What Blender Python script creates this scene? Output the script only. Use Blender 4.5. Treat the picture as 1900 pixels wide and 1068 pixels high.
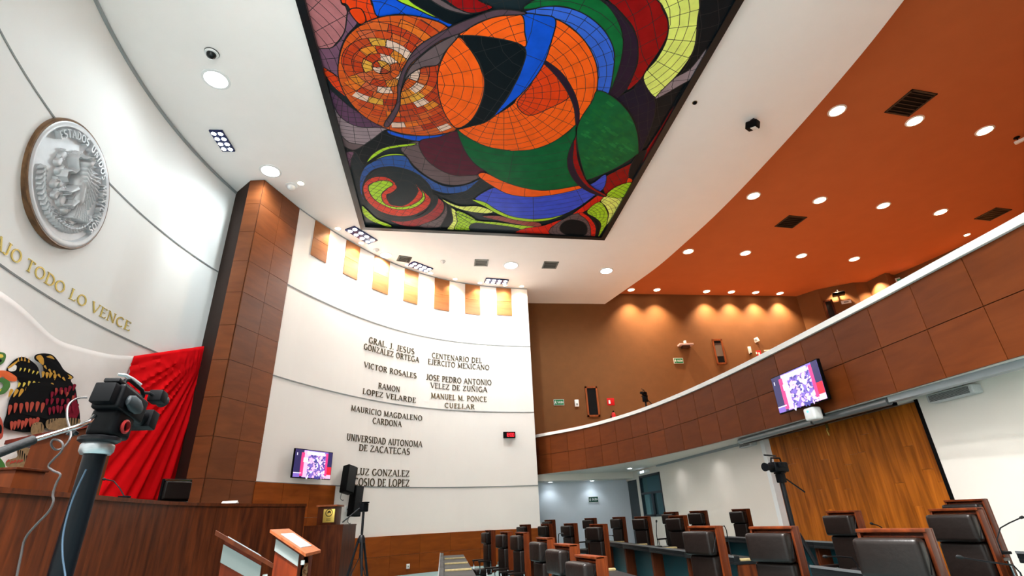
import bpy, bmesh, math, random
import numpy as np
from mathutils import Vector, Matrix
random.seed(7)
for o in list(bpy.data.objects): bpy.data.objects.remove(o)
SC = bpy.context.scene
COL = SC.collection
PI = math.pi

# ------------------------------------------------------------------ camera
K = 1.55                      # metres per survey unit
EYE = 1.50                    # lens height above the lowest floor
FPX, PITCH, ROLL, YAW = 935.0, 24.54, -2.49, 8.1
_p, _r, _y = math.radians(PITCH), math.radians(ROLL), math.radians(YAW)
FWD = Vector((math.sin(_y)*math.cos(_p), math.cos(_y)*math.cos(_p), math.sin(_p)))
_rt = Vector((math.cos(_y), -math.sin(_y), 0)); _up = _rt.cross(FWD)
RIGHT = _rt*math.cos(_r) + _up*math.sin(_r)
UP = _up*math.cos(_r) - _rt*math.sin(_r)
cam_data = bpy.data.cameras.new('camera'); cam = bpy.data.objects.new('camera', cam_data); COL.objects.link(cam)
cam_data.sensor_width = 36.0; cam_data.sensor_fit = 'HORIZONTAL'; cam_data.lens = 36.0*FPX/1900.0
cam_data.clip_start = 0.05; cam_data.clip_end = 200
M = Matrix((RIGHT, UP, -FWD)).transposed().to_4x4(); M.translation = (0, 0, EYE)
cam.matrix_world = M
SC.camera = cam

# ------------------------------------------------------------------ colour management, world
SC.view_settings.view_transform = 'Standard'; SC.view_settings.look = 'None'
SC.view_settings.gamma = 1.0; SC.view_settings.use_curve_mapping = False
SC.view_settings.exposure = 1.3
SC.cycles.max_bounces = 12; SC.cycles.diffuse_bounces = 7
W = bpy.data.worlds.new('world'); SC.world = W; W.use_nodes = True
W.node_tree.nodes['Background'].inputs[0].default_value = (0.8, 0.9, 1, 1)
W.node_tree.nodes['Background'].inputs[1].default_value = 0.02

COOL = (0.86, 0.97, 1.0); WARM = (1.0, 0.74, 0.47); NEUT = (1.0, 0.985, 0.965)
POWER = dict(cool=330, wash=85, gallery=145, scallop=560, led=230, corridor=7, hall=3000)
def lamp(kind, loc, energy, color, size=0.1, cone=None, target=None, blend=0.6, shape_xy=None, rotz=0, parent=None):
    d = bpy.data.lights.new('lamp_light', kind); d.energy = energy; d.color = color
    if kind == 'SPOT':
        d.spot_size = math.radians(cone or 120); d.spot_blend = blend; d.shadow_soft_size = size
    elif kind == 'AREA':
        d.shape = 'RECTANGLE'; d.size, d.size_y = shape_xy
    else:
        d.shadow_soft_size = size
    o = bpy.data.objects.new('lamp_light', d); COL.objects.link(o)
    o.location = loc
    if target is not None:
        o.rotation_euler = (Vector(target)-Vector(loc)).to_track_quat('-Z', 'Y').to_euler()
    else:
        o.rotation_euler = (0, 0, rotz)
    return o

# ------------------------------------------------------------------ pixels -> places (survey of the photograph)
def ray(u, v): return (FWD*FPX + RIGHT*(u-950) - UP*(v-534)).normalized()
def at_z(u, v, z):
    d = ray(u, v); t = (z-EYE)/d.z
    return Vector((d.x*t, d.y*t, z))
def at_y(u, v, y):
    d = ray(u, v); t = y/d.y
    return Vector((d.x*t, y, EYE+d.z*t))
def at_x(u, v, x):
    d = ray(u, v); t = x/d.x
    return Vector((x, d.y*t, EYE+d.z*t))
def at_depth(u, v, dep):
    d = ray(u, v); t = dep/(d.x*math.sin(_y)+d.y*math.cos(_y))
    return Vector((d.x*t, d.y*t, EYE+d.z*t))

class Curve2:
    """a wall's plan line: points, running length, inward normals"""
    def __init__(s, pts, sub=6, smooth=True):
        P = [Vector(p) for p in pts]
        if smooth:
            Q = []
            for i in range(len(P)-1):
                a = P[max(i-1, 0)]; b = P[i]; c = P[i+1]; d = P[min(i+2, len(P)-1)]
                for k in range(sub):
                    t = k/sub
                    Q.append(0.5*((2*b)+(c-a)*t+(2*a-5*b+4*c-d)*t*t+(-a+3*b-3*c+d)*t**3))
            Q.append(P[-1]); P = Q
        s.P = P; s.S = [0.0]
        for a, b in zip(P, P[1:]): s.S.append(s.S[-1]+(b-a).length)
        s.L = s.S[-1]
    def seg(s, x):
        for i in range(len(s.P)-2):
            if x <= s.S[i+1]: return i
        return len(s.P)-2
    def at(s, x, off=0.0):
        i = s.seg(x); a, b = s.P[i], s.P[i+1]; t = (x-s.S[i])/(s.S[i+1]-s.S[i])
        return a+(b-a)*t + s.nor(x)*off
    def tan(s, x):
        i = s.seg(x); t = (x-s.S[i])/(s.S[i+1]-s.S[i])
        def T(j):
            j = min(max(j, 0), len(s.P)-2); return (s.P[j+1]-s.P[j]).normalized()
        v = T(i-1)*max(0, .5-t)+T(i)*(1-abs(t-.5))+T(i+1)*max(0, t-.5)
        return v.normalized()
    def nor(s, x):
        t = s.tan(x); return Vector((t.y, -t.x))*s.side
    side = 1
    def hit(s, u, v, off=0.0):
        """running length and height where the photograph's pixel meets the wall"""
        d = ray(u, v); best = None
        for i in range(len(s.P)-1):
            a = s.P[i]+s.nor(s.S[i]+1e-6)*off; b = s.P[i+1]+s.nor(s.S[i+1]-1e-6)*off; e = b-a
            den = d.x*e.y-d.y*e.x
            if abs(den) < 1e-9: continue
            t = (a.x*e.y-a.y*e.x)/den; w = (a.x*d.y-a.y*d.x)/den
            lo = -1e9 if i == 0 else -1e-4; hi = 1e9 if i == len(s.P)-2 else 1.0001
            if t > 0 and lo <= w <= hi and (best is None or t < best[0]):
                best = (t, s.S[i]+w*(s.S[i+1]-s.S[i]), EYE+d.z*t)
        return best[1], best[2]
    def p3(s, x, z, off=0.0):
        q = s.at(x, off); return Vector((q.x, q.y, z))

# ------------------------------------------------------------------ materials
def lin(c): return tuple((x/12.92 if x <= .04045 else ((x+.055)/1.055)**2.4) for x in [v/255. for v in c[:3]])+(1,)
MATS = {}
def mat(name, rgb, rough=.5, metal=0., noise=.0, nscale=8., bump=0., emis=None, estr=0., spec=.3, stretch=(1, 1, 1), coat=0., island=0.):
    """a procedural paint / plastic / metal: colour with a slow noise, optional bump and per-piece tone"""
    if name in MATS: return MATS[name]
    m = bpy.data.materials.new(name); m.use_nodes = True; nt = m.node_tree; N = nt.nodes; L = nt.links
    b = N['Principled BSDF']; c = lin(rgb)
    b.inputs['Roughness'].default_value = rough; b.inputs['Metallic'].default_value = metal
    b.inputs['Specular IOR Level'].default_value = spec; b.inputs['Coat Weight'].default_value = coat
    tc = N.new('ShaderNodeTexCoord'); mp = N.new('ShaderNodeMapping'); mp.inputs['Scale'].default_value = stretch
    L.new(tc.outputs['Object'], mp.inputs[0])
    nz = N.new('ShaderNodeTexNoise'); nz.inputs['Scale'].default_value = nscale; nz.inputs['Detail'].default_value = 4
    L.new(mp.outputs[0], nz.inputs['Vector'])
    mr = N.new('ShaderNodeMapRange'); mr.inputs[1].default_value = .3; mr.inputs[2].default_value = .7
    mr.inputs[3].default_value = 1-noise; mr.inputs[4].default_value = 1+noise
    L.new(nz.outputs['Fac'], mr.inputs[0])
    hs = N.new('ShaderNodeHueSaturation'); hs.inputs['Color'].default_value = c
    val = mr.outputs[0]
    if island:
        gi = N.new('ShaderNodeNewGeometry'); ma = N.new('ShaderNodeMapRange')
        ma.inputs[3].default_value = 1-island; ma.inputs[4].default_value = 1+island
        L.new(gi.outputs['Random Per Island'], ma.inputs[0])
        mu = N.new('ShaderNodeMath'); mu.operation = 'MULTIPLY'; L.new(val, mu.inputs[0]); L.new(ma.outputs[0], mu.inputs[1]); val = mu.outputs[0]
    L.new(val, hs.inputs['Value']); L.new(hs.outputs[0], b.inputs['Base Color'])
    if bump:
        bp = N.new('ShaderNodeBump'); bp.inputs['Strength'].default_value = bump; bp.inputs['Distance'].default_value = .02
        L.new(nz.outputs['Fac'], bp.inputs['Height']); L.new(bp.outputs[0], b.inputs['Normal'])
    if emis:
        b.inputs['Emission Color'].default_value = lin(emis); b.inputs['Emission Strength'].default_value = estr
    MATS[name] = m; return m
def wood(name, c1, c2, rough=.4, scale=3., stretch=(6, 6, .5), island=.12, coat=0., spec=.12):
    """veneer: long streaks along one axis, two browns, a tone of its own for every separate board"""
    if name in MATS: return MATS[name]
    m = bpy.data.materials.new(name); m.use_nodes = True; nt = m.node_tree; N = nt.nodes; L = nt.links
    b = N['Principled BSDF']; b.inputs['Roughness'].default_value = rough; b.inputs['Coat Weight'].default_value = coat
    b.inputs['Specular IOR Level'].default_value = spec
    tc = N.new('ShaderNodeTexCoord'); mp = N.new('ShaderNodeMapping'); mp.inputs['Scale'].default_value = stretch
    gi = N.new('ShaderNodeNewGeometry'); ad = N.new('ShaderNodeVectorMath'); ad.operation = 'ADD'
    sc = N.new('ShaderNodeMath'); sc.operation = 'MULTIPLY'; sc.inputs[1].default_value = 37.
    L.new(gi.outputs['Random Per Island'], sc.inputs[0])
    L.new(tc.outputs['Object'], ad.inputs[0]); L.new(sc.outputs[0], ad.inputs[1]); L.new(ad.outputs[0], mp.inputs[0])
    n1 = N.new('ShaderNodeTexNoise'); n1.inputs['Scale'].default_value = scale; n1.inputs['Detail'].default_value = 6; n1.inputs['Distortion'].default_value = .6
    L.new(mp.outputs[0], n1.inputs['Vector'])
    cr = N.new('ShaderNodeValToRGB'); cr.color_ramp.elements[0].position = .32; cr.color_ramp.elements[1].position = .7
    cr.color_ramp.elements[0].color = lin(c1); cr.color_ramp.elements[1].color = lin(c2)
    L.new(n1.outputs['Fac'], cr.inputs[0])
    hs = N.new('ShaderNodeHueSaturation'); ma = N.new('ShaderNodeMapRange'); ma.inputs[3].default_value = 1-island; ma.inputs[4].default_value = 1+island
    L.new(gi.outputs['Random Per Island'], ma.inputs[0]); L.new(ma.outputs[0], hs.inputs['Value']); L.new(cr.outputs[0], hs.inputs['Color'])
    L.new(hs.outputs[0], b.inputs['Base Color'])
    MATS[name] = m; return m
def glow(name, rgb, strength):
    if name in MATS: return MATS[name]
    m = bpy.data.materials.new(name); m.use_nodes = True; b = m.node_tree.nodes['Principled BSDF']
    b.inputs['Base Color'].default_value = lin(rgb); b.inputs['Emission Color'].default_value = lin(rgb); b.inputs['Emission Strength'].default_value = strength
    b.inputs['Roughness'].default_value = .3
    MATS[name] = m; return m

# ------------------------------------------------------------------ mesh helpers
class MB:
    def __init__(s): s.v = []; s.f = []; s.m = []; s.sm = []
    def add(s, vs, fs, mi=0, smooth=False):
        n = len(s.v); s.v += [tuple(v) for v in vs]; s.f += [tuple(n+i for i in f) for f in fs]
        s.m += [mi]*len(fs); s.sm += [smooth]*len(fs); return s
    def box(s, lo, hi, mi=0, X=None, bev=0.0):
        x0, y0, z0 = lo; x1, y1, z1 = hi
        if bev > 0:
            bm = bmesh.new(); bmesh.ops.create_cube(bm, size=1)
            for v in bm.verts: v.co = Vector(((x0+x1)/2+v.co.x*(x1-x0), (y0+y1)/2+v.co.y*(y1-y0), (z0+z1)/2+v.co.z*(z1-z0)))
            bmesh.ops.bevel(bm, geom=list(bm.edges), offset=bev, segments=2 if bev < .02 else 3, affect='EDGES', profile=.6)
            bm.verts.index_update(); vs = [v.co.copy() for v in bm.verts]; fs = [[v.index for v in f.verts] for f in bm.faces]; bm.free()
            if X is not None: vs = [X @ v for v in vs]
            return s.add(vs, fs, mi, True)
        vs = [Vector(p) for p in ((x0, y0, z0), (x1, y0, z0), (x1, y1, z0), (x0, y1, z0), (x0, y0, z1), (x1, y0, z1), (x1, y1, z1), (x0, y1, z1))]
        if X is not None: vs = [X @ v for v in vs]
        return s.add(vs, [(0, 3, 2, 1), (4, 5, 6, 7), (0, 1, 5, 4), (1, 2, 6, 5), (2, 3, 7, 6), (3, 0, 4, 7)], mi)
    def tube(s, pts, r, n=8, mi=0, caps=True):
        P = [Vector(p) for p in pts]; R = r if isinstance(r, (list, tuple)) else [r]*len(P)
        vs = []; fs = []; prev = None
        for i, p in enumerate(P):
            t = (P[min(i+1, len(P)-1)]-P[max(i-1, 0)]).normalized()
            if prev is None:
                a = Vector((0, 0, 1)) if abs(t.z) < .9 else Vector((1, 0, 0)); prev = (a-t*a.dot(t)).normalized()
            else: prev = (prev-t*prev.dot(t)).normalized()
            q = t.cross(prev)
            for k in range(n):
                a = 2*PI*k/n; vs.append(p+(prev*math.cos(a)+q*math.sin(a))*R[i])
        for i in range(len(P)-1):
            for k in range(n):
                k2 = (k+1) % n; fs.append((i*n+k, i*n+k2, (i+1)*n+k2, (i+1)*n+k))
        s.add(vs, fs, mi, True)
        if caps:
            m = len(s.v)-len(vs)
            s.f += [tuple(m+k for k in reversed(range(n))), tuple(m+(len(P)-1)*n+k for k in range(n))]; s.m += [mi, mi]; s.sm += [False, False]
        return s
    def cyl(s, a, b, r, n=20, mi=0): return s.tube([a, b], r, n, mi)
    def lathe(s, prof, n=24, mi=0, X=None):
        vs = []; fs = []
        for (r, z) in prof:
            for k in range(n):
                a = 2*PI*k/n; vs.append(Vector((r*math.cos(a), r*math.sin(a), z)))
        for i in range(len(prof)-1):
            for k in range(n):
                k2 = (k+1) % n; fs.append((i*n+k, i*n+k2, (i+1)*n+k2, (i+1)*n+k))
        if X is not None: vs = [X @ v for v in vs]
        return s.add(vs, fs, mi, True)
    def prism(s, poly, z0, z1, mi=0, X=None, f=None):
        """closed plan polygon (counter-clockwise) pulled from z0 to z1; f maps (x, y, z) to a place"""
        n = len(poly)
        vs = [Vector((p[0], p[1], z0)) for p in poly]+[Vector((p[0], p[1], z1)) for p in poly]
        if f: vs = [Vector(f(*v)) for v in vs]
        if X is not None: vs = [X @ v for v in vs]
        return s.add(vs, [tuple(reversed(range(n))), tuple(range(n, 2*n))]+[(i, (i+1) % n, n+(i+1) % n, n+i) for i in range(n)], mi)
    def build(s, name, mats, parent=None, world=False):
        me = bpy.data.meshes.new(name)
        vs = s.v
        if world and parent is not None:
            inv = (Matrix.Translation(parent.location) @ Matrix.Rotation(parent.rotation_euler.z, 4, 'Z')).inverted()
            par = parent
            if par.parent is not None:
                pp = par.parent
                inv = ((Matrix.Translation(pp.location) @ Matrix.Rotation(pp.rotation_euler.z, 4, 'Z')) @ (Matrix.Translation(par.location) @ Matrix.Rotation(par.rotation_euler.z, 4, 'Z'))).inverted()
            vs = [tuple(inv @ Vector(v)) for v in vs]
        me.from_pydata([tuple(v) for v in vs], [], s.f)
        if not isinstance(mats, (list, tuple)): mats = [mats]
        for m in mats: me.materials.append(m)
        me.polygons.foreach_set('material_index', s.m); me.polygons.foreach_set('use_smooth', s.sm)
        bm = bmesh.new(); bm.from_mesh(me); bmesh.ops.recalc_face_normals(bm, faces=bm.faces); bm.to_mesh(me); bm.free()
        me.update()
        o = bpy.data.objects.new(name, me); COL.objects.link(o)
        if parent is not None: o.parent = parent
        if any(s.sm):
            try: me.set_sharp_from_angle(angle=math.radians(40))
            except Exception: pass
        return o
def tag(o, label, cat, group=None):
    o['label'] = label; o['category'] = cat
    if group: o['group'] = group
    return o
def thing(name, label, cat, loc=(0, 0, 0), rotz=0., group=None):
    o = bpy.data.objects.new(name, None); COL.objects.link(o); o.empty_display_size = .1
    o.location = loc; o.rotation_euler = (0, 0, rotz)
    return tag(o, label, cat, group)
def struct(o): o['kind'] = 'structure'; return o
def copy_tree(o, parent=None):
    c = o.copy(); COL.objects.link(c)
    if parent is not None: c.parent = parent
    for ch in list(o.children): copy_tree(ch, c)
    return c
def in_view(p, m=0):
    q = Vector(p)-Vector((0, 0, EYE)); z = q.dot(FWD)
    if z <= .05: return False
    x, y = 950+FPX*q.dot(RIGHT)/z, 534-FPX*q.dot(UP)/z
    return -m < x < 1900+m and -m < y < 1068+m
def face_rot(f):  # local -Y is the front
    return math.atan2(f[0], -f[1])

# ------------------------------------------------------------------ palette
WHITE = mat('white_plaster', (236, 236, 234), .55, noise=.012, nscale=1.2)
NAMESW = mat('names_wall_plaster', (238, 232, 227), .55, noise=.012, nscale=1.2)
CEIL = mat('white_ceiling_plaster', (243, 241, 239), .75, noise=.01, nscale=2)
LOWW = mat('white_lower_plaster', (228, 221, 212), .6, noise=.012, nscale=2)
BROWNW = mat('brown_stucco', (112, 71, 36), .85, noise=.05, nscale=3, bump=.1)
TERRA = mat('terracotta_ceiling_paint', (188, 106, 60), .75, noise=.03, nscale=1.5)
PANEL = wood('panel_veneer', (94, 43, 15), (108, 52, 20), .42, 1.6, (.8, .8, 4), .14)
PANELH = wood('pillar_veneer', (104, 55, 26), (122, 67, 33), .42, 1.5, (.8, .8, 4), .12, 0., .3)
WALNUT = wood('walnut_veneer', (46, 19, 8), (82, 37, 15), .38, 2.5, (5, 5, .6), .12)
OAK = wood('wainscot_veneer', (122, 58, 16), (144, 73, 23), .4, 1.5, (.8, .8, 4), .12)
DOORW = wood('door_planks', (124, 63, 11), (178, 99, 25), .45, 2.4, (4, 4, .4), .17)
SHELL = wood('chair_shell_veneer', (60, 23, 8), (96, 41, 14), .36, 3.0, (6, 6, .6), .05)
OAKF = wood('light_and_lit_oak', (118, 60, 32), (148, 82, 48), .36, 2.5, (6, 6, .6), .05)  # own pale tone on frames and handrail, painted lit tone on tops
LEATHER = mat('dark_brown_leather', (17, 11, 9), .36, noise=.15, nscale=20, bump=.12, spec=.22)
BLACK = mat('black_plastic', (6, 7, 9), .45, noise=.1, nscale=15, spec=.07)
BLACKM = mat('black_metal', (10, 11, 14), .42, metal=.15, noise=.05, spec=.2)
RUBBER = mat('black_rubber', (10, 12, 14), .8, noise=.1, nscale=60, bump=.2)
DESKTOP = mat('black_desk_laminate', (13, 15, 17), .45, noise=.08, nscale=12, spec=.18)
STEEL = mat('brushed_steel', (150, 155, 158), .35, metal=.8, noise=.08, nscale=30, stretch=(1, 1, 8))
CHROME = mat('chrome', (215, 218, 222), .12, metal=1.)
BRASS = mat('aged_brass', (120, 102, 52), .38, metal=.75, noise=.2, nscale=14)
DARKBRASS = mat('dark_brass', (74, 62, 34), .42, metal=.6, noise=.25, nscale=14)
GOLD = mat('polished_gold', (222, 190, 96), .3, metal=.7, noise=.08, nscale=8)
GREYT = mat('grey_seam', (128, 132, 132), .6, noise=.05)
WHITEPL = mat('white_plastic', (228, 230, 230), .4, noise=.02)
PAPER = mat('paper', (232, 230, 224), .8, noise=.02)
CARPET = mat('teal_carpet', (112, 136, 138), .95, noise=.12, nscale=60, bump=.2)
DARKGL = mat('dark_glass', (12, 26, 32), .08, noise=.05, spec=.6)
RED = mat('red_paint', (190, 22, 28), .4, noise=.04)
GREENS = mat('green_sign_paint', (22, 110, 66), .5, noise=.03)
# ------------------------------------------------------------------ plan lines
ZC = EYE+6.0*K            # underside of the white ceiling
ZB = EYE+6.36*K           # underside of the brown gallery ceiling
R1, R2, R3 = EYE+4.26*K, EYE+2.48*K, EYE+.71*K     # the three seams that run round the white walls
CX, CY, CR = 6.55, 9.68, 13.49
LW = Curve2([(CX-math.sqrt(CR*CR-(y-CY)**2), y) for y in np.linspace(-3.5, 14.6, 40)], smooth=False); LW.side = 1
NW = Curve2([(-4.74, 14.26), (-4.3, 15.08), (-3.5, 16.33), (-2.7, 17.36), (-1.9, 18.18), (-1.1, 18.82), (-.3, 19.3), (.5, 19.65), (1.3, 19.9), (2.1, 20.07), (2.9, 20.17), (3.55, 20.22)], 5); NW.side = 1
PW = Curve2([(3.6, 20.95), (3.95, 20.5), (5.2, 18.75), (6.15, 16.3), (6.65, 13.6), (6.85, 11.2), (6.9, 9), (6.9, 7), (6.85, 5.5), (6.8, 4), (6.6, 0), (6.2, -6)], 6); PW.side = 1
YB = 21.86
GAL = [(3.3, YB), (17.94, YB), (18.46, 21.0), (19.76, 20.12), (20.44, 20.03), (20.55, 19.07), (21.25, 19.2), (21.64, 17.55), (22.3, 14.1), (22.6, 5), (20, -6)]
EDGE = Curve2([(7.64, YB), (8.04, 20.4), (8.65, 18.09), (8.95, 16.2), (9.25, 13.49), (9.36, 10.24), (9.31, 7.45), (9.14, 5.6), (8.9, 4), (8.2, 0), (7.0, -6)], 6)

def wall_strip(c, s0, s1, z0, z1, off0, off1, step=.35, mb=None, mi=0):
    """a curved slab that follows a wall's plan line"""
    n = max(1, int(abs(s1-s0)/step)); mb = mb or MB(); vs = []; fs = []
    for i in range(n+1):
        s = s0+(s1-s0)*i/n
        for off in (off0, off1):
            q = c.at(s, off); vs += [(q.x, q.y, z0), (q.x, q.y, z1)]
    for i in range(n):
        a = 4*i; b = a+4
        fs += [(a+2, b+2, b+3, a+3), (a, a+1, b+1, b), (a+1, a+3, b+3, b+1), (a, b, b+2, a+2)]
    fs += [(0, 2, 3, 1), (4*n, 4*n+1, 4*n+3, 4*n+2)]
    return mb.add(vs, fs, mi)

# floors
fl = MB(); fl.prism([(-9, -6.2), (8, -6.2), (8, 22.2), (-9, 22.2)], -.25, 0); struct(fl.build('floor', CARPET))
for z0, z1, rl in ((0, .07, [(1.6, -6), (1.6, 12.2), (1.55, 13.6), (1.3, 15), (.9, 17), (.6, 19.4)]), (.07, .15, [(3.45, -6), (3.45, 13.2), (3.2, 14.9), (2.6, 15.4), (2.1, 17.5), (1.9, 19.9)]), (.15, .22, [(5.3, -6), (5.3, 14), (5.2, 17), (5.0, 19.5), (5.0, YB)])):
    struct(MB().prism([(7.6, -6), (7.6, YB), (3.6, YB), (3.55, 20.1)][:2 if z1 > .2 else 4]+list(reversed(rl)), z0, z1).build('floor_step', CARPET))
# left white wall, names wall
struct(wall_strip(LW, 0, LW.L, 0, ZC+.3, 0, -.3).build('wall_left', WHITE))
struct(wall_strip(NW, 0, NW.L, 0, ZC+.3, 0, -.3).build('wall_back', NAMESW))
tn = 0
def trim(mb, m=GREYT):
    global tn; tn += 1; return struct(mb.build('trim_%d' % tn, m))
for z in (R1, R2):
    trim(wall_strip(LW, 0, LW.L-.3, z-.016, z+.016, .012, -.02))  # grey strips paint the shadow line where wall bands overlap
for z in (R1, R2, R3):
    trim(wall_strip(NW, 0.02, NW.L-.005, z-.016, z+.016, .012, -.02))
trim(wall_strip(LW, 0, LW.L-.3, ZC-.07, ZC-.01, .05, -.02), mat('cove_shadow_grey', (150, 156, 158), .5))  # grey strip paints the shadow of the cove gap
trim(wall_strip(NW, .02, NW.L, ZC-.035, ZC-.005, .02, -.02), mat('cove_shadow_grey', (150, 156, 158), .5))

# ceilings
lp = [tuple(LW.P[i]) for i in range(0, len(LW.P))]
cp = [(7.0, -6), (lp[0][0], -6)]+lp+[(NW.P[0].x, NW.P[0].y)]+[tuple(p) for p in NW.P[1:]]+[(3.55, YB)]+[tuple(p) for p in EDGE.P]
struct(MB().prism(list(reversed(cp)), ZC, ZB+.35).build('ceiling', CEIL))
bp = [tuple(p) for p in EDGE.P]+list(reversed(GAL[1:]))
struct(MB().prism(list(reversed(bp)), ZB, ZB+.3).build('ceiling_gallery', TERRA))

# gallery: back and side walls, floor slab whose underside is the soffit below
gm = MB()
for a, b in zip(GAL, GAL[1:]):
    a = Vector(a); b = Vector(b); t = (b-a).normalized(); n = Vector((-t.y, t.x)); b2 = b+t*.05
    gm.prism([tuple(a), tuple(a+n*.3), tuple(b2+n*.3), tuple(b2)], 3.0, ZB+.3)
struct(gm.build('wall_gallery', BROWNW))
sp = [tuple(PW.at(s_, -.05)) for s_ in PW.S]+list(reversed(GAL))
SOFF = EYE+.985*K
struct(MB().prism(list(reversed(sp)), SOFF, SOFF+.20).build('balcony_soffit', LOWW))
struct(MB().prism(list(reversed(sp)), SOFF+.20, SOFF+.22).build('floor_gallery', mat('gallery_carpet', (178, 146, 122), .95, noise=.1, nscale=30)))

# gallery parapet: core, two rows of veneer panels with open joints, white capping
PTOP = EYE+1.94*K
struct(wall_strip(PW, 0, PW.L, SOFF+.02, PTOP-.03, -.03, -.16).build('wall_balcony', mat('dark_joint', (38, 20, 10), .8)))
pm = MB(); zm = (SOFF+PTOP-.06)/2
s = 0.0
while s < PW.L-.1:
    e = min(s+.87, PW.L)
    for z0, z1 in ((SOFF, zm), (zm, PTOP-.06)):
        wall_strip(PW, s+.006, e-.006, z0+.006, z1-.006, 0, -.032, .3, pm)
    s = e
trim(pm, PANEL)
trim(wall_strip(PW, 0, PW.L, PTOP-.06, PTOP+.045, .05, -.22), mat('white_capping', (238, 236, 232), .35))
trim(wall_strip(PW, 0, 5.5, PTOP+.045, PTOP+.10, -.14, -.2), OAKF)

# right-hand lower wall with its double door and the glazed window
XR = 7.6
dl = at_x(1418, 816, XR); dr = at_x(1695, 738, XR); DZ = .5*(dl.z+dr.z); YD0, YD1 = dr.y, dl.y
w0 = at_x(1224, 878, XR); w1 = at_x(1174, 885, XR); WY0, WY1 = w0.y, min(w1.y, 20.3); WZ1 = at_x(1200, 880, XR).z; WZ0 = at_x(1203, 958, XR).z
wr = MB()
for y0, y1, z0, z1 in ((-6, YD0, 0, SOFF), (YD0, YD1, DZ, SOFF), (YD1, WY0, 0, SOFF), (WY0, WY1, 0, WZ0), (WY0, WY1, WZ1, SOFF), (WY1, WY1+.35, 0, SOFF), (WY1+.35, YB, 2.72, SOFF)):
    wr.box((XR, y0, z0), (XR+.3, y1, z1))
struct(wr.build('wall_right', LOWW))
# corridor end wall, dropped beam, room behind the window
struct(MB().box((2.6, YB, 0), (9.9, YB+.3, SOFF)).build('wall_corridor', mat('blue_white_plaster', (216, 222, 232), .6, noise=.01)))
struct(MB().box((3.2, 20.95, 2.79), (XR, YB, SOFF-.001)).build('trim_beam', LOWW))
struct(MB().box((9.6, 15, 0), (9.9, YB, SOFF)).box((XR+.3, 15, 0), (9.9, 15.2, SOFF)).build('wall_office', mat('office_plaster', (120, 140, 146), .7)))
struct(MB().box((XR+.3, 14.9, -.25), (9.9, 22.2, 0)).build('floor_office', CARPET))
# front-to-back closing walls behind the photographer
struct(MB().box((-9, -6.3, 0), (22, -6, ZB)).build('wall_rear', WHITE))

# double door of vertical boards
dm_l = []
ym = at_x(1548, 830, XR).y
for nm, a, b in (('door_1', YD0, ym), ('door_2', ym, YD1)):
    m = MB(); n = max(3, int(round((b-a)/.21))); rr = random.Random(3)
    for i in range(n):
        y0 = a+(b-a)*i/n; y1 = a+(b-a)*(i+1)/n; z = 0.0
        while z < DZ-.01:
            z2 = min(DZ-.01, z+rr.uniform(1.4, 2.9))
            m.box((XR+.10, y0+.0015, z+.0015), (XR+.16, y1-.0015, z2-.0015)); z = z2
    m.box((XR+.162, a, 0), (XR+.19, b, DZ))
    struct(m.build(nm, DOORW))
trim(MB().box((XR-.05, YD1-.03, 0), (XR+.10, YD1+.12, DZ+.05)), WHITEPL)
trim(MB().box((XR-.015, YD0-.06, 0), (XR+.10, YD0, DZ)), BLACK)
# grey channel where the soffit meets the wall
trim(MB().box((6.98, -6, SOFF-.09), (7.12, YD0-.15, SOFF-.001)).box((XR-.10, YD1+.1, SOFF-.05), (XR, WY0, SOFF)), mat('grey_channel', (150, 158, 162), .4, metal=.3))
# sliding-door track: two bright bars in front of a dark head
dt = thing('door_track', 'long silver sliding door track in two lengths above the wooden door', 'door track', (7.04, (YD0+YD1)/2, SOFF-.1))
g = .03; ymid = at_x(1545, 776, XR-.15).y
for a, b in ((YD0-.1, ymid-g), (ymid+g, YD1+.12)):
    MB().tube([(7.04, a, SOFF-.064), (7.04, b, SOFF-.064)], .062, 14).build('track_bar', STEEL, dt, True)
MB().box((7.11, YD0-.05, SOFF-.12), (7.22, YD1+.1, SOFF-.002)).build('head_beam', BLACK, dt, True)
# window
wn = MB(); T = .07
for lo, hi in (((XR-.02, WY0, WZ0), (XR+.1, WY0+T, WZ1)), ((XR-.02, WY1-T, WZ0), (XR+.1, WY1, WZ1)), ((XR-.02, WY0, WZ1-T), (XR+.1, WY1, WZ1)), ((XR-.02, WY0, WZ0), (XR+.1, WY1, WZ0+T)),
               ((XR-.02, WY0, .44*WZ0+.56*WZ1-.04), (XR+.1, WY1, .44*WZ0+.56*WZ1+.03)), ((XR-.02, .55*WY0+.45*WY1-.1, WZ0), (XR+.1, .55*WY0+.45*WY1+.1, .44*WZ0+.56*WZ1))):
    wn.box(lo, hi)
w_ = struct(wn.build('window_1', mat('dark_window_frame', (8, 24, 34), .4)))
m = bpy.data.materials.new('window_glass'); m.use_nodes = True; b_ = m.node_tree.nodes['Principled BSDF']
b_.inputs['Transmission Weight'].default_value = .9; b_.inputs['Roughness'].default_value = .02; b_.inputs['Base Color'].default_value = lin((120, 170, 180)); b_.inputs['IOR'].default_value = 1.1
struct(MB().box((XR+.03, WY0+.02, WZ0+.02), (XR+.04, WY1-.02, WZ1-.02)).build('window_pane', m)).parent = w_
# dark glass door leaf beyond the column
struct(MB().box((XR+.05, WY1+.35, 0), (XR+.12, YB, 2.72)).build('door_3', mat('teal_glass', (3, 34, 42), .2, noise=.1, nscale=1.5)))

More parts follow.
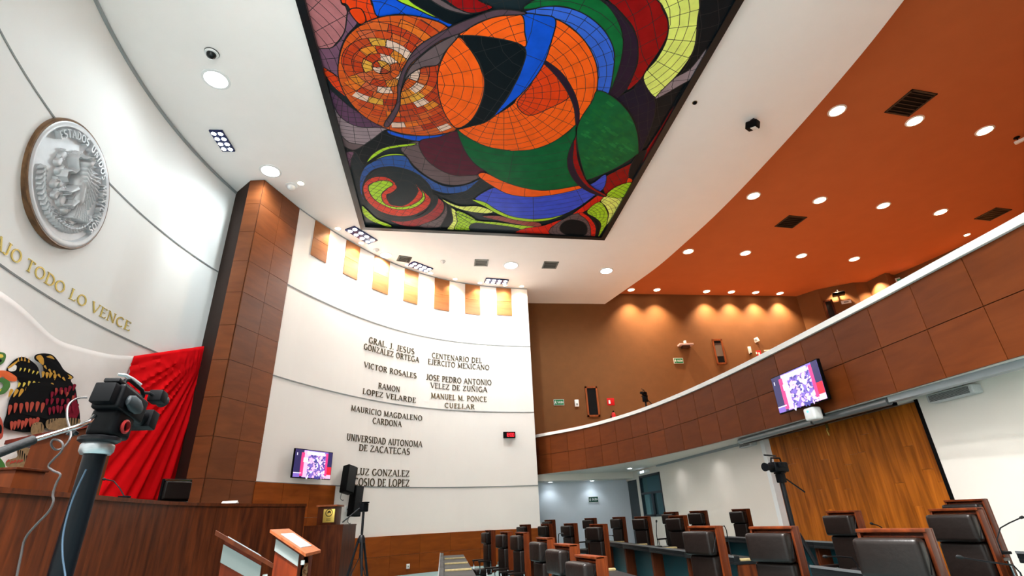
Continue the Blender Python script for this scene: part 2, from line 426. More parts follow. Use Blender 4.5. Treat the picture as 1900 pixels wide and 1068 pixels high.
# wainscots of the names wall
def wains(s0, s1, z0, z1, name, rows, w=1.1):
    mb = MB()
    n = max(1, round((s1-s0)/w))
    for i in range(n):
        for r in range(rows):
            wall_strip(NW, s0+(s1-s0)*i/n+.004, s0+(s1-s0)*(i+1)/n-.004, z0+(z1-z0)*r/rows+.003, z0+(z1-z0)*(r+1)/rows-.003, .035, .005, .3, mb)
    return struct(mb.build(name, OAK))
s620 = NW.hit(620, 915)[0]
wains(s620+.02, NW.L, 0, EYE-.35, 'trim_wainscot', 2)
wains(.02, s620, 0.9, R3, 'trim_platform_wainscot', 2)

# veneered pillar between the two white walls
PA, PB, PC, PD, PE = Vector((-5.75, 12.92)), Vector((-5.34, 12.86)), Vector((-4.72, 14.30)), Vector((-5.4, 15.0)), Vector((-6.4, 13.6))
struct(MB().prism([tuple(p) for p in (PA, PB, PC, PD, PE)], 0, ZC-.01).build('wall_pillar', mat('dark_joint', (38, 20, 10), .8)))
pl = MB(); hh = 2.759/3
def face_panels(a, b, cols):
    t = (b-a).normalized(); n = Vector((t.y, -t.x)); L = (b-a).length
    z = R3-hh*3
    while z < ZC-.05:
        for c in range(cols):
            p0 = a+t*(L*c/cols+.005); p1 = a+t*(L*(c+1)/cols-.005)
            pl.prism([tuple(p0), tuple(p0+n*.02), tuple(p1+n*.02), tuple(p1)], max(z, 0)+.005, min(z+hh, ZC-.03)-.005)
        z += hh
face_panels(PA, PB, 1); face_panels(PB, PC, 2)
trim(pl, PANELH)

# platform behind the presiding desk
DESK = Curve2([(-3.9, 3.2), (-4.0, 4.4), (-4.06, 5.6), (-4.12, 6.9), (-4.2, 8.2), (-4.2, 9.2), (-4.02, 10.1), (-3.6, 10.95), (-2.86, 11.95)], 5); DESK.side = 1
q620 = NW.at(s620, .05)
pf = [tuple(p) for p in DESK.P]+[tuple(at_depth(575, 972, 12.35).to_2d()), tuple(at_depth(628, 972, 13.0).to_2d()), tuple(q620)]+[tuple(NW.at(s, .04)) for s in np.linspace(s620, .05, 8)]+[(-4.8, 14.2)]+[(PB.x+.02, PB.y-.03), (PA.x, PA.y-.03)]
pf += [tuple(LW.at(s, .02)) for s in np.linspace(LW.L-2.2, LW.hit(0, 900)[0]-2.5, 10)]
struct(MB().prism(pf, 0, .9).build('floor_platform', WALNUT))

# ------------------------------------------------------------------ square veneer plaques under the ceiling
SQ = [(588, 613, 576, 472, 604, 488), (640, 668, 636, 506, 662, 520), (697, 722, 690, 536, 719, 546), (750, 775, 748, 556, 774, 566), (806, 834, 805, 573, 833, 577), (863, 891, 863, 582, 891, 584), (921, 948, 922, 585, 950, 585)]
POSN = ['nearest the wooden pillar', 'second from the wooden pillar', 'third from the wooden pillar', 'fourth from the wooden pillar, the middle one', 'third from the right end of the names wall', 'second from the right end of the names wall', 'nearest the right end of the names wall']
PLQ = wood('plaque_veneer', (142, 90, 52), (164, 108, 66), .4, 1.6, (.8, .8, 4), .1)
for (a, b, c, d, e, f), pos in zip(SQ, POSN):
    s0, z0 = NW.hit(c, d); s1, z1 = NW.hit(e, f); zz = (z0+z1)/2
    cc = NW.at((s0+s1)/2, .02)
    t = thing('wall_plaque', 'square wood veneer plaque under the ceiling, '+pos, 'wall plaque', (cc.x, cc.y, zz), 0, 'veneer plaques under the ceiling')
    zmid = (zz+ZC-.05)/2
    for u0, u1 in ((zz, zmid-.006), (zmid+.006, ZC-.04)):
        wall_strip(NW, s0, s1, u0, u1, .025, .0, .3).build('veneer_panel', PLQ, t, True)
# ------------------------------------------------------------------ cut-metal capital letters (serifed strokes)
def arc(cx, cy, rx, ry, a0, a1, n=14): return [(cx+rx*math.cos(math.radians(a0+(a1-a0)*i/n)), cy+ry*math.sin(math.radians(a0+(a1-a0)*i/n))) for i in range(n+1)]
# glyph: width, strokes (thick?, points), serifs (x, y, half-width)
G = {
 'A': (.74, [(0, [(.03, 0), (.36, 1)]), (1, [(.36, 1), (.70, 0)]), (0, [(.16, .34), (.58, .34)])], [(.04, 0, .09), (.70, 0, .11)]),
 'B': (.62, [(1, [(.14, 0), (.14, 1)]), (1, [(.14, .96), (.30, .97)]+arc(.34, .76, .18, .21, 80, -90)+[(.14, .54)]), (1, [(.14, .53), (.32, .53)]+arc(.36, .28, .22, .25, 80, -90)+[(.14, .03)])], [(.1, 0, .1), (.1, 1, .1)]),
 'C': (.70, [(1, arc(.40, .5, .33, .48, 48, 312, 20))], []),
 'D': (.74, [(1, [(.14, 0), (.14, 1)]), (1, [(.1, .97), (.30, .97)]+arc(.32, .5, .36, .47, 85, -85)+[(.1, .03)])], [(.1, 0, .1), (.1, 1, .1)]),
 'E': (.58, [(1, [(.14, 0), (.14, 1)]), (0, [(.14, .965), (.52, .965), (.53, .84)]), (0, [(.14, .52), (.44, .52)]), (0, [(.14, .035), (.54, .035), (.56, .18)])], [(.1, 0, .1), (.1, 1, .1), (.44, .52, .015)]),
 'G': (.76, [(1, arc(.40, .5, .33, .48, 48, 325, 20)), (1, [(.66, .06), (.66, .42)])], [(.64, .43, .12)]),
 'I': (.30, [(1, [(.15, 0), (.15, 1)])], [(.15, 0, .13), (.15, 1, .13)]),
 'J': (.42, [(1, [(.28, 1), (.28, .22)]+arc(.15, .2, .13, .19, 0, -150, 8))], [(.28, 1, .13)]),
 'L': (.56, [(1, [(.14, 0), (.14, 1)]), (0, [(.14, .035), (.52, .035), (.54, .2)])], [(.14, 1, .13), (.1, 0, .1)]),
 'M': (.92, [(0, [(.10, 0), (.14, 1)]), (1, [(.14, 1), (.45, .05)]), (0, [(.45, .05), (.76, 1)]), (1, [(.76, 1), (.80, 0)])], [(.1, 0, .09), (.80, 0, .11), (.1, 1, .08), (.8, 1, .08)]),
 'N': (.78, [(0, [(.12, 0), (.12, 1)]), (1, [(.12, 1), (.66, 0)]), (0, [(.66, 0), (.66, 1)])], [(.12, 0, .1), (.66, 1, .1), (.08, 1, .08)]),
 'O': (.80, [(1, arc(.40, .5, .34, .48, 0, 360, 28))], []),
 'P': (.60, [(1, [(.14, 0), (.14, 1)]), (1, [(.1, .97), (.30, .97)]+arc(.34, .72, .21, .25, 80, -90)+[(.14, .47)])], [(.14, 0, .13), (.1, 1, .1)]),
 'Q': (.80, [(1, arc(.40, .5, .34, .48, 0, 360, 28)), (1, [(.45, .2), (.75, -.12)])], []),
 'R': (.70, [(1, [(.14, 0), (.14, 1)]), (1, [(.1, .97), (.30, .97)]+arc(.34, .75, .20, .22, 80, -90)+[(.14, .53)]), (1, [(.32, .53), (.64, 0)])], [(.14, 0, .13), (.1, 1, .1), (.64, 0, .08)]),
 'S': (.56, [(1, arc(.28, .74, .20, .24, 40, 265, 14)+arc(.28, .26, .22, .25, 85, -140, 14))], []),
 'T': (.66, [(1, [(.33, 0), (.33, 1)]), (0, [(.04, .84), (.05, .965), (.61, .965), (.62, .84)])], [(.33, 0, .13)]),
 'U': (.74, [(1, [(.14, 1), (.14, .34)]+arc(.37, .33, .23, .31, 180, 360, 12)+[(.60, 1)])], [(.14, 1, .12), (.60, 1, .1)]),
 'V': (.72, [(1, [(.04, 1), (.36, 0)]), (0, [(.36, 0), (.68, 1)])], [(.06, 1, .1), (.66, 1, .1)]),
 'X': (.72, [(1, [(.08, 1), (.64, 0)]), (0, [(.08, 0), (.64, 1)])], [(.08, 1, .1), (.64, 1, .08), (.08, 0, .08), (.64, 0, .1)]),
 'Z': (.64, [(0, [(.08, .84), (.08, .965), (.58, .965)]), (1, [(.57, .96), (.06, .04)]), (0, [(.06, .035), (.58, .035), (.59, .18)])], []),
 '.': (.22, [(1, [(.06, .05), (.16, .05)])], []),
}
g_ = G['N']; G['Ñ'] = (g_[0], g_[1]+[(0, [(.2, 1.14), (.32, 1.22), (.46, 1.14), (.58, 1.22)])], g_[2])
def ribbon(mb, pts, w, d, mi=0, y0=0.0):
    """flat bar of width w along a polyline in the local x/z plane, front towards -y, d thick"""
    P = [Vector(p) for p in pts]; n = len(P); A = []; B = []
    for i, p in enumerate(P):
        t1 = (P[i]-P[i-1]).normalized() if i else (P[1]-P[0]).normalized()
        t2 = (P[i+1]-P[i]).normalized() if i < n-1 else t1
        t = (t1+t2); t = t.normalized() if t.length > 1e-6 else t1
        k = 1/max(.5, abs(t.dot(t2))); q = Vector((-t.y, t.x))*(w/2*k); A.append(p+q); B.append(p-q)
    vs = []; fs = []
    for a, b in zip(A, B):
        vs += [(a.x, y0-d, a.y), (b.x, y0-d, b.y), (a.x, y0, a.y), (b.x, y0, b.y)]
    for i in range(n-1):
        k = 4*i; m = k+4
        fs += [(k, k+1, m+1, m), (k+2, m+2, m+3, k+3), (k, m, m+2, k+2), (k+1, k+3, m+3, m+1)]
    fs += [(0, 2, 3, 1), (4*n-4, 4*n-3, 4*n-1, 4*n-2)]
    return mb.add(vs, fs, mi)
GLYPH = {}
def glyph_mesh(ch, m, bold=1.0, depth=.10):
    key = (ch, m.name, bold)
    if key not in GLYPH:
        mb = MB(); w, st, se = G[ch]
        for thick, pts in st: ribbon(mb, pts, (.125 if thick else .062)*bold, depth)
        for x, y, hw in se: ribbon(mb, [(x-hw, y), (x+hw, y)], .05*bold, depth)
        o = mb.build('letter', m); me = o.data; bpy.data.objects.remove(o); GLYPH[key] = me
    return GLYPH[key]
def text_width(t, sp=.10): return sum(.42 if c == ' ' else G[c][0]+sp for c in t)-sp
def wall_text(c, parent, text, p_start, p_end, p_top, m, off=.02, bold=1.0, squeeze=None):
    """one line of letters, base line from pixel p_start to p_end, height from p_top above p_start"""
    s0, z0 = c.hit(*p_start); s1, z1 = c.hit(*p_end); _, zt = c.hit(*p_top); z = (z0+z1)/2; h = zt-z0
    place_text(c, parent, text, s0, s1, z, h, m, off, bold)
def place_text(c, parent, text, s0, s1, z, h, m, off=.02, bold=1.0):
    k = (s1-s0)/text_width(text); x = s0
    root = Matrix.Translation(parent.location).inverted()
    for ch in text:
        if ch == ' ': x += .42*k; continue
        wd = G[ch][0]*k
        o = bpy.data.objects.new('letter', glyph_mesh(ch, m, bold)); COL.objects.link(o); o.parent = parent
        s = x+wd/2; q = c.p3(s, z, off); n = c.nor(s); t = c.tan(s)
        e = (1 if n.dot(Vector((t.y, -t.x))) > 0 else -1)
        ax = t*e
        # local x along the wall, z up, -y out of the wall
        R = Matrix(((ax.x, -n.x, 0), (ax.y, -n.y, 0), (0, 0, 1))).to_4x4()
        o.matrix_local = root @ Matrix.Translation(q - Vector((ax.x, ax.y, 0))*(wd/2)) @ R @ Matrix.Diagonal((k, h*.6, h, 1))
        x += wd+.10*k
INS = [
 ('two-line brass inscription, topmost of the left column on the names wall', DARKBRASS, [('GRAL. J. JESUS', (683.8, 635.4), (768.4, 657), (685.7, 625)), ('GONZALEZ ORTEGA', (674.5, 646.6), (777, 672.8), (674, 635.5))]),
 ('single-line brass inscription, second in the left column of the names wall', DARKBRASS, [('VICTOR ROSALES', (675.3, 680), (772.4, 702.3), (675, 669.7))]),
 ('short word over a longer line in brass letters, just above the middle seam', DARKBRASS, [('RAMON', (701.6, 719.8), (741.4, 727.7), (701.6, 709.4)), ('LOPEZ VELARDE', (672.6, 730), (771.3, 746.8), (672.6, 719.8))]),
 ('two-line brass inscription, topmost of the right column on the names wall', DARKBRASS, [('CENTENARIO DEL', (801, 664.9), (894, 671.7), (801, 655.3)), ('EJERCITO MEXICANO', (793.8, 676), (907.6, 685), (793.8, 666.4))]),
 ('two-line brass inscription, middle one of the right column on the names wall', DARKBRASS, [('JOSE PEDRO ANTONIO', (790.6, 706.2), (911.6, 711.8), (790.6, 695.9)), ('VELEZ DE ZUÑIGA', (798.6, 720.6), (903.6, 725.3), (798.6, 711))]),
 ('two-line brass inscription, lowest of the right column, paler brass', BRASS, [('MANUEL M. PONCE', (799.4, 739.6), (902.8, 743.3), (799.4, 730)), ('CUELLAR', (824.8, 755.5), (880.5, 758.7), (824.8, 746.8))]),
 ('two-line dark inscription directly below the middle seam of the names wall', DARKBRASS, [('MAURICIO MAGDALENO', (650.7, 761.4), (783, 780), (650.7, 751)), ('CARDONA', (690.9, 785), (744.6, 791.8), (690.9, 774))]),
 ('two-line dark inscription above and right of the small wall television', DARKBRASS, [('UNIVERSIDAD AUTONOMA', (642.8, 816), (783, 829.3), (642.8, 803.6)), ('DE ZACATECAS', (665.5, 836), (760.2, 842.5), (665.5, 824))]),
 ('two-line dark inscription just above the lowest seam, beside the loudspeakers', DARKBRASS, [('LUZ GONZALEZ', (660, 880.3), (759.3, 883.9), (660, 867.6)), ('COSIO DE LOPEZ', (656, 900), (759, 903), (656, 885.5))]),
]
for lab, m, lines in INS:
    s, z = NW.hit(*lines[0][1]); q = NW.p3(s, z, .02)
    t = thing('metal_inscription', lab, 'inscription', q, 0, 'brass inscriptions on the names wall')
    for txt, a, b, c_ in lines: wall_text(NW, t, txt, a, b, c_, m, .004)
s, z = LW.hit(43.8, 497.5)
t = thing('metal_motto', 'large gold motto in capital letters on the left wall between seal and flag', 'inscription', LW.p3(s, z, .02))
zz = (z+LW.hit(237.6, 614.4)[1])/2; s1 = LW.hit(239, 613)[0]; hh_ = LW.hit(45, 472)[1]-z
kk = (s1-s)/text_width('TODO LO VENCE')
MOTTO = mat('motto_gold', (186, 164, 84), .4, metal=.4, noise=.1, nscale=10)
wt = text_width('EL TRABAJO')*kk
place_text(LW, t, 'TODO LO VENCE', s, s1, zz, hh_, MOTTO, .004, .8)
place_text(LW, t, 'EL TRABAJO', s-.42*kk-wt, s-.42*kk, zz, hh_, MOTTO, .004, .8)

# ------------------------------------------------------------------ round coat-of-arms relief on the left wall
SILV = mat('silver_relief', (198, 200, 203), .42, metal=.2, noise=.05, nscale=6)
def relief_height(X, Y):
    """height field of the seal in unit-disc coordinates: eagle with spread wing, snake, cactus, wreath"""
    H = np.zeros_like(X)
    def cap(x0, y0, x1, y1, r0, r1, h, flat=2):
        nonlocal H
        dx, dy = x1-x0, y1-y0; L = dx*dx+dy*dy+1e-9
        t = np.clip(((X-x0)*dx+(Y-y0)*dy)/L, 0, 1); d = np.hypot(X-x0-t*dx, Y-y0-t*dy); r = r0+(r1-r0)*t
        H = np.maximum(H, h*np.sqrt(np.clip(1-(d/r)**flat, 0, 1)))
    # spread wing: rows of short coverts over long primaries, each feather with its own ridge
    for (R0, R1, n, a0, a1, h, w) in ((.34, .66, 17, 34, -84, .045, .034), (.22, .46, 15, 44, -86, .062, .036), (.12, .32, 12, 52, -90, .078, .036), (.04, .20, 9, 60, -90, .09, .036)):
        for i in range(n):
            a = math.radians(a0+(a1-a0)*i/(n-1)); cx, cy = .03, .22
            cap(cx+R0*math.cos(a), cy+R0*math.sin(a), cx+R1*.85*math.cos(a-.12), cy+R1*.98*math.sin(a-.12), w*1.15, w*.7, h)
    # second wing raised behind the head
    for i in range(7):
        a = math.radians(150-14*i); cap(-.02+.06*math.cos(a), .26+.06*math.sin(a), -.04+.22*math.cos(a), .28+.30*math.sin(a), .03, .022, .045)
    # neck with scales, head, eye ridge, beak
    for k in range(5): cap(-.02+.016*k, .40-.07*k, .10+.012*k, .36-.07*k, .055, .045, .10+.004*k)
    cap(-.01, .42, .02, .50, .085, .075, .125); cap(.0, .52, -.09, .50, .06, .035, .13); cap(-.09, .50, -.15, .435, .032, .014, .12); cap(-.03, .545, .04, .555, .018, .014, .145)
    # body, tail
    cap(.07, .12, .14, -.18, .13, .11, .10)
    for i in range(7): cap(.14+.026*i, -.16, .15+.062*i, -.50+.022*i, .028, .026, .072)
    # legs and claws
    cap(.0, -.06, -.12, -.2, .06, .035, .09); cap(.12, -.2, .03, -.36, .05, .035, .09)
    for s in (-.05, 0, .05): cap(-.12, -.2, -.17+s, -.25, .018, .012, .09); cap(.03, -.36, -.01+s, -.41, .018, .012, .09)
    # snake
    P = [(-.15, .43), (-.22, .42), (-.25, .35), (-.19, .28), (-.13, .22), (-.17, .13), (-.27, .10), (-.34, .03), (-.33, -.06), (-.26, -.10)]
    for a, b in zip(P, P[1:]): cap(*a, *b, .024, .024, .085)
    # prickly pear pads with fruit, rocks, water ripples
    for x, y, r in ((-.42, .24, .075), (-.45, .10, .07), (-.36, -.0, .08), (-.27, -.15, .085), (-.36, -.24, .07), (-.19, -.26, .085), (-.10, -.38, .10), (.05, -.44, .09), (-.26, -.38, .07), (.19, -.48, .07)):
        cap(x, y, x+.015, y+.06, r*.8, r*.66, .034, 5)
        for k in (-1, 0, 1): cap(x+.02+.04*k, y+.05+r*.66, x+.02+.05*k, y+.07+r*.66, .013, .010, .04)
    for k in range(6):
        y = -.55-.018*k
        for q in range(7): cap(-.36+.11*q+.03*(k % 2), y, -.29+.11*q+.03*(k % 2), y+.008, .010, .010, .03)
    # wreath of oak and laurel along the lower half
    for i in range(26):
        a = math.radians(192+i*146/25.); R = .70
        for s in (-1, 1):
            x, y = R*math.cos(a), R*math.sin(a); cap(x, y, x+.085*math.cos(a+PI/2+s*.75), y+.085*math.sin(a+PI/2+s*.75), .026, .012, .045)
        cap(R*math.cos(a), R*math.sin(a), R*math.cos(a+.1), R*math.sin(a+.1), .010, .010, .05)
    return H
def relief_disc(name, R, m, parent, X, depth=1.0, n_r=70, n_a=200, base=.0):
    mb = MB(); rr = np.linspace(0.0, .97, n_r+1)[1:]; aa = np.linspace(0, 2*PI, n_a, endpoint=False)
    RR, AA = np.meshgrid(rr, aa, indexing='ij'); XX = RR*np.cos(AA); YY = RR*np.sin(AA); H = relief_height(XX, YY)*depth
    vs = [X @ Vector((0, -base, 0))]+[X @ Vector((XX[i, j]*R, -base-H[i, j]*R, YY[i, j]*R)) for i in range(n_r) for j in range(n_a)]
    fs = [(0, 1+j, 1+(j+1) % n_a) for j in range(n_a)]
    for i in range(n_r-1):
        for j in range(n_a):
            j2 = (j+1) % n_a; fs.append((1+i*n_a+j, 1+(i+1)*n_a+j, 1+(i+1)*n_a+j2, 1+i*n_a+j2))
    mb.add(vs, fs, 0, True)
    return mb.build(name, m, parent)
sc_ = LW.hit(133, 345)[0]; sc_ = next(x for x in np.arange(0, LW.L, .01) if LW.at(x).y > 8.45); q = LW.at(sc_, .004); n = LW.nor(sc_); tt = LW.tan(sc_)
RS = 1.17
seal = thing('coat_of_arms', 'large round silver coat-of-arms relief with brown rim on the left wall', 'wall seal', (q.x, q.y, 7.32), math.atan2(n.y, n.x)+PI/2)
XI = Matrix.Identity(4)
XR_ = Matrix.Rotation(PI/2, 4, 'X')          # lathe axis from z to -y
MB().lathe([(RS*.2, .012), (RS, .012), (RS, .095), (RS*.985, .11), (RS*.955, .11)], 72, 0, XR_).build('rim', wood('seal_rim', (84, 62, 46), (138, 104, 74), .3, 2, (2, 2, 2)), seal)
MB().lathe([(RS*.96, .05), (RS*.96, .115), (RS*.93, .13), (RS*.88, .115), (RS*.855, .06), (RS*.2, .045)], 72, 0, XR_).build('moulding', SILV, seal)
relief_disc('eagle_relief', RS*.97, SILV, seal, Matrix.Identity(4), 1.7, 110, 300, .055)
txt = 'ESTADOS UNIDOS MEXICANOS'; tot = text_width(txt, .14); x = 0
for ch in txt:
    wd = .42 if ch == ' ' else G[ch][0]
    if ch != ' ':
        a = math.radians(147-(147+30)*(x+wd/2)/tot); hL = RS*.115; rad = RS*.725
        o = bpy.data.objects.new('letter', glyph_mesh(ch, SILV, 1.5)); COL.objects.link(o); o.parent = seal
        kx = rad*math.radians(177)/tot
        o.matrix_local = Matrix.Translation((rad*math.cos(a), -.05, rad*math.sin(a))) @ Matrix.Rotation(-(a-PI/2), 4, 'Y') @ Matrix.Diagonal((kx, 1.0, hL, 1)) @ Matrix.Translation((-wd/2, 0, 0))
    x += wd+.14

# ------------------------------------------------------------------ national flag hung across the left wall
def lwp(u, v, off): s, z = LW.hit(u, v, off); return LW.p3(s, z, off)
flag = thing('national_flag', 'tricolour flag with black eagle and gathered red cloth hung on the left wall', 'flag', LW.p3(sc_, 4.0, .1))
top = [(-160, 440), (-90, 490), (0, 542), (50, 576), (104, 626), (145, 643), (202, 657), (248, 660)]
bot = [(-160, 930), (-90, 930), (0, 930), (35, 930), (75, 930), (100, 930), (140, 930), (163, 930)]
FW = mat('flag_white_cloth', (238, 234, 232), .85, noise=.015, nscale=5); FR = mat('flag_red_cloth', (226, 10, 20), .8, noise=.06, nscale=4, spec=.08)
nu, nv = 42, 30; vs = []; fs = []
for i in range(nu+1):
    f = i/nu*(len(top)-1); k = min(int(f), len(top)-2); f -= k
    t0, t1, t2, t3 = [Vector(top[min(max(k+q_, 0), len(top)-1)]) for q_ in (-1, 0, 1, 2)]
    a = .5*(2*t1+(t2-t0)*f+(2*t0-5*t1+4*t2-t3)*f*f+(-t0+3*t1-3*t2+t3)*f**3); b = Vector(bot[k])*(1-f)+Vector(bot[k+1])*f
    pa, pb = lwp(a.x, a.y, .12), lwp(b.x, b.y, .12)
    for j in range(nv+1):
        t = j/nv; p = pa*(1-t)+pb*t
        s = i/nu
        d = .025*math.sin(14*(t+.55*s))*math.exp(-3*t)+.02*math.sin(9*(s*1.2-t*.6))
        nn = LW.nor(sc_); vs.append(p+Vector((nn.x, nn.y, 0))*d)
for i in range(nu):
    for j in range(nv): fs.append((i*(nv+1)+j, (i+1)*(nv+1)+j, (i+1)*(nv+1)+j+1, i*(nv+1)+j+1))
WHITE_FLAG = MB().add(vs, fs, 0, True).build('white_cloth', FW, flag, True)
sd = WHITE_FLAG.modifiers.new('thick', 'SOLIDIFY'); sd.thickness = .008; sd.offset = -1
nu, nv = 110, 40; vs = []; fs = []
c0, c1, c2, c3 = lwp(248, 660, .13), lwp(389, 640, .13), lwp(163, 930, .13), lwp(334, 930, .13)
for i in range(nu+1):
    s = i/nu
    for j in range(nv+1):
        t = j/nv
        p = (c0*(1-s)+c1*s)*(1-t)+(c2*(1-s)+c3*s)*t
        dv = p-c1; rad = dv.length; th = math.atan2(-(dv.z), math.hypot(dv.x, dv.y))
        fall = min(1, max(0, (th-.25)/.5))
        d = .034*min(1, rad/2.0)*fall*(.75*math.sin(62*th)+.5*math.sin(97*th+1.3)+.45*math.sin(23*th))+.10*math.exp(-((rad)/1.2)**2)*0
        vs.append(p+Vector((nn.x, nn.y, 0))*(d+.03*fall))
for i in range(nu):
    for j in range(nv): fs.append((i*(nv+1)+j, (i+1)*(nv+1)+j, (i+1)*(nv+1)+j+1, i*(nv+1)+j+1))
rc = MB().add(vs, fs, 0, True).build('red_cloth', FR, flag, True)
sd = rc.modifiers.new('thick', 'SOLIDIFY'); sd.thickness = .008; sd.offset = -1
# eagle emblem sewn on the white cloth: layered patches (crop coordinates of the photograph)
def e(x, y): return (x*.2435, 640+y*.2435)
EM = {'k': mat('emblem_black', (7, 8, 11), .8, noise=.1, spec=.08), 'g': mat('emblem_gold', (196, 146, 40), .6, noise=.1, nscale=10), 'm': mat('emblem_maroon', (122, 18, 42), .8, noise=.15, nscale=12, spec=.1), 'r': mat('emblem_rust', (166, 62, 44), .7, noise=.1), 'o': mat('emblem_orange', (214, 92, 34), .6), 'e': mat('emblem_green', (58, 110, 44), .6), 'w': mat('emblem_white', (232, 228, 222), .7), 't': mat('emblem_tan', (134, 108, 74), .7, noise=.2, nscale=20), 'y': mat('emblem_yellow', (214, 190, 70), .6)}
EK = list(EM)
def smooth_poly(P, n=5):
    out = []; N_ = len(P)
    for i in range(N_):
        a, b, c, d = [Vector(P[(i+k-1) % N_]) for k in range(4)]
        for k in range(n):
            t = k/n; out.append(0.5*((2*b)+(c-a)*t+(2*a-5*b+4*c-d)*t*t+(-a+3*b-3*c+d)*t**3))
    return out
EMB = MB(); lay = [0]
def patch(key, P, sm=True):
    lay[0] += 1; off = .185+lay[0]*.0004
    Q = smooth_poly(P) if sm else [Vector(p) for p in P]
    vs = [lwp(*e(p.x, p.y), off) for p in Q]; EMB.add(vs, [tuple(range(len(vs)))], EK.index(key))
patch('k', [(30, 620), (50, 520), (70, 420), (110, 350), (150, 300), (130, 260), (60, 220), (50, 180), (90, 130), (130, 100), (180, 90), (240, 120), (290, 170), (310, 250), (330, 210), (320, 150), (265, 110), (270, 75), (330, 62), (400, 75), (450, 130), (490, 190), (560, 240), (540, 270), (575, 330), (590, 420), (610, 540), (590, 600), (450, 590), (330, 640), (250, 660), (150, 660)])
patch('m', [(430, 300), (520, 270), (565, 330), (585, 430), (605, 540), (540, 560), (480, 470), (400, 440)])
patch('g', [(275, 90), (310, 75), (335, 110), (330, 150), (300, 130)]); patch('g', [(340, 100), (390, 80), (430, 130), (470, 200), (550, 240), (520, 260), (450, 190), (400, 150), (360, 140)])
patch('w', [(62, 185), (90, 150), (125, 155), (120, 190), (85, 200)]); patch('k', [(80, 180), (100, 168), (108, 185), (92, 192)]); patch('g', [(60, 168), (130, 118), (128, 135), (75, 175)])
patch('o', [(-20, 200), (45, 195), (105, 225), (130, 250), (120, 275), (60, 270), (20, 240), (-20, 260)])
patch('e', [(-30, 255), (20, 250), (70, 275), (75, 320), (30, 370), (-30, 375), (-30, 340), (10, 330), (25, 300), (0, 280), (-30, 285)])
patch('y', [(-20, 345), (25, 335), (35, 350), (0, 365)]); patch('e', [(-30, 60), (35, 60), (45, 95), (20, 140), (-30, 155)]); patch('y', [(-10, 70), (20, 72), (25, 90), (0, 95)]); patch('k', [(-12, 110), (10, 108), (12, 124), (-8, 130)])
for x, y in ((140, 85), (165, 78), (190, 82), (220, 92)): patch('g', [(x-8, y+40), (x, y), (x+8, y+40)], False)
rr = random.Random(5)
def feathers(key, x0, y0, x1, y1, n, w, h, ang=0):
    for i in range(n):
        t = i/max(1, n-1); x = x0+(x1-x0)*t; y = y0+(y1-y0)*t+rr.uniform(-8, 8); a = ang+rr.uniform(-.15, .15)
        c, s = math.cos(a), math.sin(a)
        patch(key, [(x+px*c-py*s, y+px*s+py*c) for px, py in ((-w, 0), (0, -h*.15), (w, 0), (w*.7, h*.6), (0, h), (-w*.7, h*.6))])
feathers('g', 90, 340, 290, 330, 6, 13, 60, .35); feathers('y', 150, 290, 300, 280, 5, 9, 34, .4); feathers('g', 330, 200, 420, 230, 4, 12, 40, .2); feathers('g', 300, 360, 400, 290, 5, 11, 34, .3)
feathers('y', 160, 170, 290, 210, 5, 6, 26, .5); feathers('g', 340, 160, 480, 240, 5, 8, 30, -.5)
feathers('r', 80, 460, 330, 440, 7, 14, 70, .1); feathers('r', 90, 590, 290, 560, 8, 13, 62, .1); feathers('m', 380, 480, 590, 450, 8, 12, 52, .1); feathers('m', 400, 360, 570, 300, 6, 12, 48, .2)
feathers('m', 360, 420, 560, 400, 6, 12, 44, .15); feathers('r', 430, 330, 560, 380, 4, 9, 34, .2)
patch('t', [(250, 600), (320, 590), (330, 660), (240, 680)]); feathers('k', 262, 610, 318, 605, 4, 3, 55)
patch('t', [(360, 570), (480, 555), (600, 560), (600, 600), (480, 640), (365, 640)]); feathers('k', 375, 565, 590, 560, 11, 4, 60)
patch('t', [(130, 790), (220, 780), (225, 850), (190, 930), (60, 930), (50, 880), (130, 850)]); feathers('k', 140, 790, 220, 850, 6, 4, 60); feathers('r', 70, 880, 170, 870, 5, 8, 30, .8)
patch('r', [(-20, 540), (10, 560), (25, 620), (20, 700), (-20, 710)]); patch('k', [(-10, 600), (14, 620), (10, 670), (-10, 660)]); patch('e', [(-20, 850), (20, 880), (40, 930), (-20, 930)])
EMB.build('eagle_emblem', [EM[k] for k in EK], flag, True)
# ------------------------------------------------------------------ stained-glass ceiling
def q2(P): return [(540+x*.309, y*.309) for x, y in P]
def q3(P): return [(940+x*.309, y*.309) for x, y in P]
def q4(P): return [(620+x*.2434, 200+y*.2434) for x, y in P]
def q5(P): return [(900+x*.2434, 200+y*.2434) for x, y in P]
ga, gb = at_z(670, 421, ZC), at_z(1121, 441, ZC); gc = at_z(551, 0, ZC); gd = at_z(1376, 0, ZC)
GX0 = (ga.x+gc.x)/2; GX1 = (gb.x+gd.x)/2; GY1 = (ga.y+gb.y)/2; GY0 = 3.2
glass = thing('stained_glass_panel', 'large rectangular stained-glass artwork of swirling colours in a black ceiling frame', 'stained glass', ((GX0+GX1)/2, (GY0+GY1)/2, ZC))
fm = MB(); fw = .17
fc = [(GX0, GY0), (GX1, GY0), (gb.x, GY1+.1), (ga.x, GY1-.06)]
fc = [(ga.x+(gc.x-ga.x)*1.15, GY0), (gd.x+.0, GY0), (gb.x, gb.y), (ga.x, ga.y)]
ctr = Vector(((GX0+GX1)/2, (GY0+GY1)/2))
